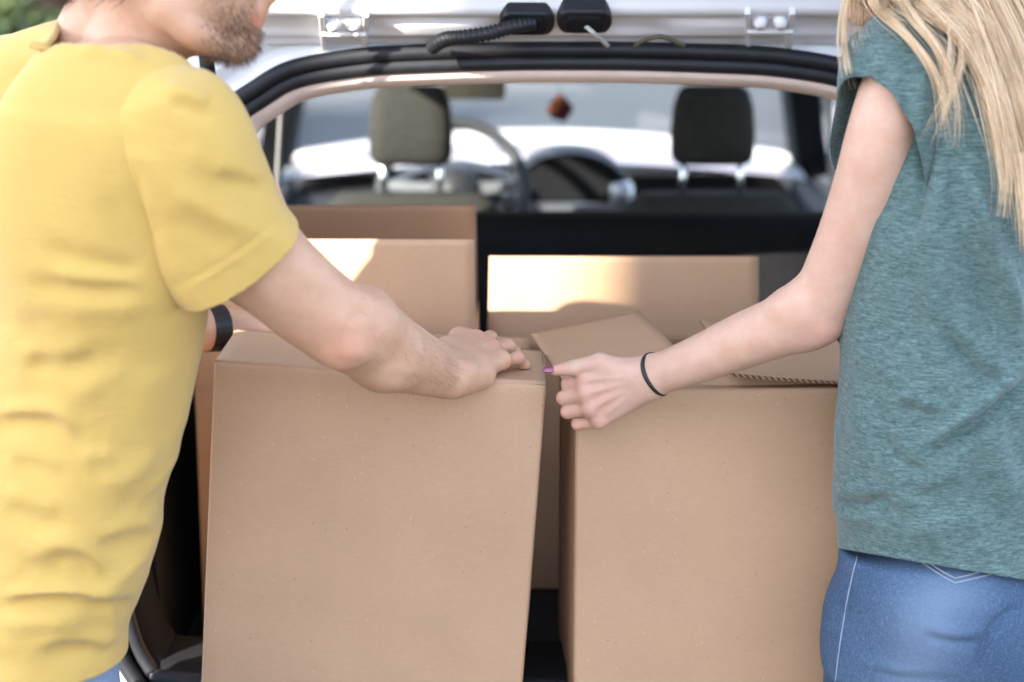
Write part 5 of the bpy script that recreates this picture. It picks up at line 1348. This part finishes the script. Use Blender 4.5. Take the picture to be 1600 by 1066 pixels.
# --- jeans
rowsJ = [(840, 1309, .190, .130), (880, 1304, .194, .134), (930, 1295, .198, .138), (985, 1286, .198, .140), (1030, 1284, .19, .135)]
f = Field((.30, 2.12, .05), (1.08, 2.78, 1.03), .0052)
zz, cc, aa, bb = [], [], [], []
for py, xl, a, b in rowsJ:
    hw = math.hypot(a * cw, b * sw_); zz.append(P(xl, py, YW)[2]); cc.append(P(xl, py, YW)[0] + hw); aa.append(a); bb.append(b)
f.slices(zz, cc, [YW] * 5, aa, bb, A1, .02, 2.2)
LH = P(1404, 1066, 2.42)
f.ell(P(1470, 950, 2.335), (.085, .07, .085), .035)             # left buttock
f.ell(P(1655, 960, 2.46), (.085, .07, .085), .03)
for (a, kn, an), r0 in zip(legsW, (.093, .088)): f.chain([a + np.array([0, .0, .08]), a, kn, an], [.096, r0 + .003, .060, .048], .025)
V, F = f.mesh(); V = relax(V, F, 2); V = wobble(V, vnormals(V, F), .09, .0016, 14)
foldJ = [([(1440, 990), (1490, 1004), (1545, 1003)], 6, -5), ([(1440, 978), (1490, 990), (1545, 988)], 7, 4), ([(1360, 1045), (1420, 1062), (1500, 1062)], 7, -4), ([(1310, 862), (1322, 870), (1328, 880)], 6, 1),
         ([(1600, 942), (1565, 972), (1543, 1002), (1527, 1066)], 8, -10), ([(1336, 866), (1322, 930), (1310, 1000), (1302, 1066)], 3, 1.6), ([(1344, 866), (1330, 930), (1318, 1000), (1310, 1066)], 3, -1.6), ([(1330, 1020), (1370, 1040), (1430, 1050)], 8, 3), ([(1300, 950), (1330, 960), (1370, 955)], 9, -2.5)]
V = strokes(V, F, foldJ); V = relax(V, F, 1)
jx, jy = proj(V)
fade = .62 * np.clip(.85 * np.exp(-((jx - 1450) / 60) ** 2 - ((jy - 985) / 75) ** 2) + .55 * np.exp(-((jx - 1410) / 45) ** 2 - ((jy - 1060) / 30) ** 2) + .5 * np.exp(-((jx - 1500) / 60) ** 2 - ((jy - 930) / 35) ** 2), 0, 1)
jw = mesh_obj('jeans', V, F, 'denim_w', None, smooth=True); keep(jw, wom); set_tone(jw, np.stack([fade] * 3, 1))
bvh_j = BVHTree.FromPolygons([tuple(v) for v in V], [tuple(int(i) for i in q) for q in F])
def hit(bvh, px, py, lift, default=None):
    d = Vector(ray(px, py)).normalized(); r = bvh.ray_cast(Vector((0, 0, ZC)), d)
    if r[0] is None: return None if default is None else P(px, py, default)
    return np.array(r[0]) + np.array(r[1]) * lift * (1 if r[1].dot(d) < 0 else -1)
# back pocket flap with stitching, outer seam
def decal(bvh, pts, lift, n=6): return np.array([p for p in (hit(bvh, x, y, lift) for x, y in [tuple(q[:2]) for q in catmull([np.array([a, b, 0.]) for a, b in pts], n)]) if p is not None])
seam = decal(bvh_j, [(1340, 868), (1326, 930), (1314, 1000), (1306, 1064)], .0008, 12)
if len(seam) > 4: keep(mesh_obj('outer_seam', *tube_vf(seam, .0009, 6), 'stitch', None, smooth=True), jw)
pk = [(1425, 868), (1460, 895), (1492, 911), (1520, 905), (1560, 896)]
for dlt in (0, 7):
    ln = np.array([hit(bvh_j, x + (0 if i != 2 else 0), y - dlt, .0012) for i, (x, y) in enumerate([(1425, 868), (1442, 881), (1460, 893), (1476, 903), (1492, 911), (1510, 907), (1530, 902), (1550, 898)]) if hit(bvh_j, x, y - dlt, .0012) is not None])
    if len(ln) > 3: keep(mesh_obj('pocket_stitching', *tube_vf(ln, .0009, 6), 'stitch', None, smooth=True), jw)
for a, kn, an in legsW:
    fwW = nrm((-.6, .8, 0)); f = Field(an - .32, an + .32, .008); f.cone(an - np.array([0, 0, .05]), an + fwW * .15 - np.array([0, 0, .063]), .038, .028, .02); f.cone(an, an - np.array([0, 0, .05]), .042, .038, .02)
    f.apply(lambda X, Y, Z: Z - .004 + 0 * X + 0 * Y, an - .35, an + .35, .003, 'sub'); keep(mesh_obj('shoe', *f.mesh(), 'shoe', None, smooth=True), wom)
# --- hair tie on the wrist
wd_ = nrm(P(1090, 562, 2.465) - WW); cb = P(1019, 586, 2.485)
t_ax = nrm(wd_ + np.array([0, -.25, .10])); s1 = nrm(np.cross(t_ax, (0, 1, 0.2))); s2 = np.cross(t_ax, s1)
ring = [cb + wd_ * .006 + (.0272 + .0010 * math.sin(3 * t)) * (math.cos(t) * s1 + math.sin(t) * s2) for t in np.linspace(0, 2 * math.pi, 60, endpoint=False)]
keep(mesh_obj('hair_tie', *tube_vf(ring, .0028, 8, closed=True, up=t_ax), 'strap', None, smooth=True), wom)
# --- thumb nail
f = Field(t3 - .03, t3 + .03, .0008)
nd = nrm(t3 - t2); nu = nrm(np.array([0, -.80, .60]) - nd * np.dot(np.array([0, -.80, .60]), nd)); nsd = np.cross(nd, nu)
f.ell(t3 + nd * .005 + nu * .0050, (.0110, .0017, .0044), .001, R=np.stack([nd, nu, nsd], 1))
keep(mesh_obj('thumb_nail', *f.mesh(), 'nail', None, smooth=True), body_w)
for s in (-1, 1):
    f = Field(wx_(1340, -103, s * .029) - .02, wx_(1340, -103, s * .029) + .02, .0015); f.ell(wx_(1340, -103, s * .029), (.0116,) * 3, .001); keep(mesh_obj('eye', *f.mesh(), 'eye', None, smooth=True), body_w)
# --- long blonde hair
allV = np.concatenate([VB, VS]); allF = list(FB) + [tuple(i + off for i in q) for q in FS]
bvh_s = BVHTree.FromPolygons([tuple(map(float, v)) for v in allV], [tuple(map(int, q)) for q in allF])
bvh_h = BVHTree.FromPolygons([tuple(v) for v in whV], [tuple(map(int, q)) for q in whF])
CR = wx_(1450, -200)
def lock(pts, w0, w1, n, q, lift=(.003, .04), default=2.30, conv=True, nseg=22):
    """strands that follow a pixel path laid over head and shirt"""
    out = []; base = catmull([np.array([a, b, 0.]) for a, b in pts], 10)[:, :2]
    cum = np.concatenate([[0], np.cumsum(np.linalg.norm(np.diff(base, axis=0), axis=1))]); cum /= cum[-1]
    tang = np.gradient(base, axis=0); nn = np.stack([-tang[:, 1], tang[:, 0]], 1); nn /= np.linalg.norm(nn, axis=1, keepdims=True)
    smp = np.linspace(0, 1, nseg)
    bx = np.stack([np.interp(smp, cum, base[:, i]) for i in (0, 1)], 1); bn = np.stack([np.interp(smp, cum, nn[:, i]) for i in (0, 1)], 1)
    depth = []
    for (x, y) in bx:
        d = []
        for b_ in (bvh_s, bvh_h):
            r = b_.ray_cast(Vector((0, 0, ZC)), Vector(ray(x, y)).normalized())
            if r[0] is not None: d.append(r[0].y)
        depth.append(min(d) if d else np.nan)
    depth = np.array(depth); raw = depth.copy(); bad = np.isnan(depth)
    if bad.all(): depth[:] = default
    elif bad.any(): depth[bad] = np.interp(np.where(bad)[0], np.where(~bad)[0], depth[~bad])
    depth = np.convolve(np.pad(depth, 6, mode='edge'), np.ones(13) / 13, 'valid') if nseg > 14 else depth
    depth = np.minimum(depth, np.array([x if not np.isnan(x) else 9 for x in raw]))
    for _ in range(n):
        o0 = q.uniform(-1, 1); l = q.uniform(*lift); m = max(9, int(nseg * max(.4, 1 - abs(q.normal()) * .30))); ph = q.uniform(0, 6.28, 2); am = q.normal() * 2.2; dr = q.normal() * (5.0 if w0 > 20 else 9.0)
        pts3 = []
        for i in range(m):
            t = smp[i]; w = w0 + (w1 - w0) * t; o = o0 * w * .5 + am * math.sin(t * 4 + ph[0]) * t + dr * t * t
            x, y = bx[i] + bn[i] * o; pts3.append(P(x, y, depth[i] - l))
        out.append(np.array(pts3))
    return out
q = np.random.default_rng(77); L = []
# crown covering the head (mostly above the picture)
for k in range(14):
    a = 1345 + k * 21; L += lock([(1450 + (a - 1480) * .3, -285), (a - 8, -190), (a + 6, -60), (a + 30, 20)], 40, 46, 75, q, (.006, .03), nseg=14)
# back mass
for (pts, w0, w1, n) in [
    ([(1470, -60), (1500, 10), (1540, 110), (1575, 220), (1600, 320)], 46, 18, 170), ([(1500, -60), (1540, 10), (1580, 100), (1612, 220), (1640, 360)], 60, 40, 240), ([(1540, -60), (1580, 10), (1615, 90), (1650, 220), (1670, 380)], 70, 50, 240),
    ([(1490, -50), (1520, 30), (1545, 120), (1565, 220), (1572, 290), (1565, 360)], 30, 5, 110), ([(1560, -60), (1600, 30), (1640, 160), (1660, 420)], 80, 60, 200), ([(1530, 0), (1570, 80), (1600, 160), (1622, 300)], 34, 20, 120),
    ([(1345, -40), (1370, 15), (1420, 60), (1462, 120), (1478, 190), (1486, 250)], 12, 3, 46), ([(1385, -40), (1420, 20), (1465, 75), (1490, 130), (1500, 190), (1499, 245)], 14, 3, 42), ([(1395, -30), (1430, 25), (1470, 90), (1482, 140), (1470, 180), (1445, 240)], 8, 3, 26),
    ([(1500, 60), (1502, 95), (1488, 140), (1470, 180), (1452, 225)], 9, 3, 24), ([(1484, 40), (1486, 80), (1482, 130), (1486, 180)], 8, 3, 18), ([(1420, -40), (1455, 15), (1500, 60), (1540, 130), (1560, 200), (1552, 260)], 26, 5, 60),
    ([(1335, -40), (1322, 10), (1318, 60), (1325, 110), (1336, 150)], 9, 2, 40), ([(1350, -40), (1338, 0), (1334, 45), (1338, 90)], 10, 3, 34), ([(1362, -40), (1352, 0), (1347, 40), (1350, 70)], 10, 3, 30), ([(1380, -50), (1375, -10), (1385, 20), (1420, 45)], 22, 12, 60), ([(1420, -50), (1418, -10), (1450, 20), (1490, 45)], 40, 22, 120), ([(1440, -60), (1470, 0), (1510, 50), (1548, 120)], 40, 20, 140),
    ([(1590, 240), (1600, 330), (1608, 420)], 20, 8, 60)]:
    L += lock(pts, w0, w1 + (5 if w0 > 20 else 9), int(n * (2.2 if w0 > 20 else 1.1)), q, default=2.33)
    if w0 > 8: L += lock(pts, w0 * 2.2, w1 * 3 + 18, max(8, n // 5), q, default=2.33)
tn_ = np.clip(q.normal(.66, .27, len(L)), 0, 1)
strands('hair', L, .00032, .00005, 'blonde', body_w, tn_)
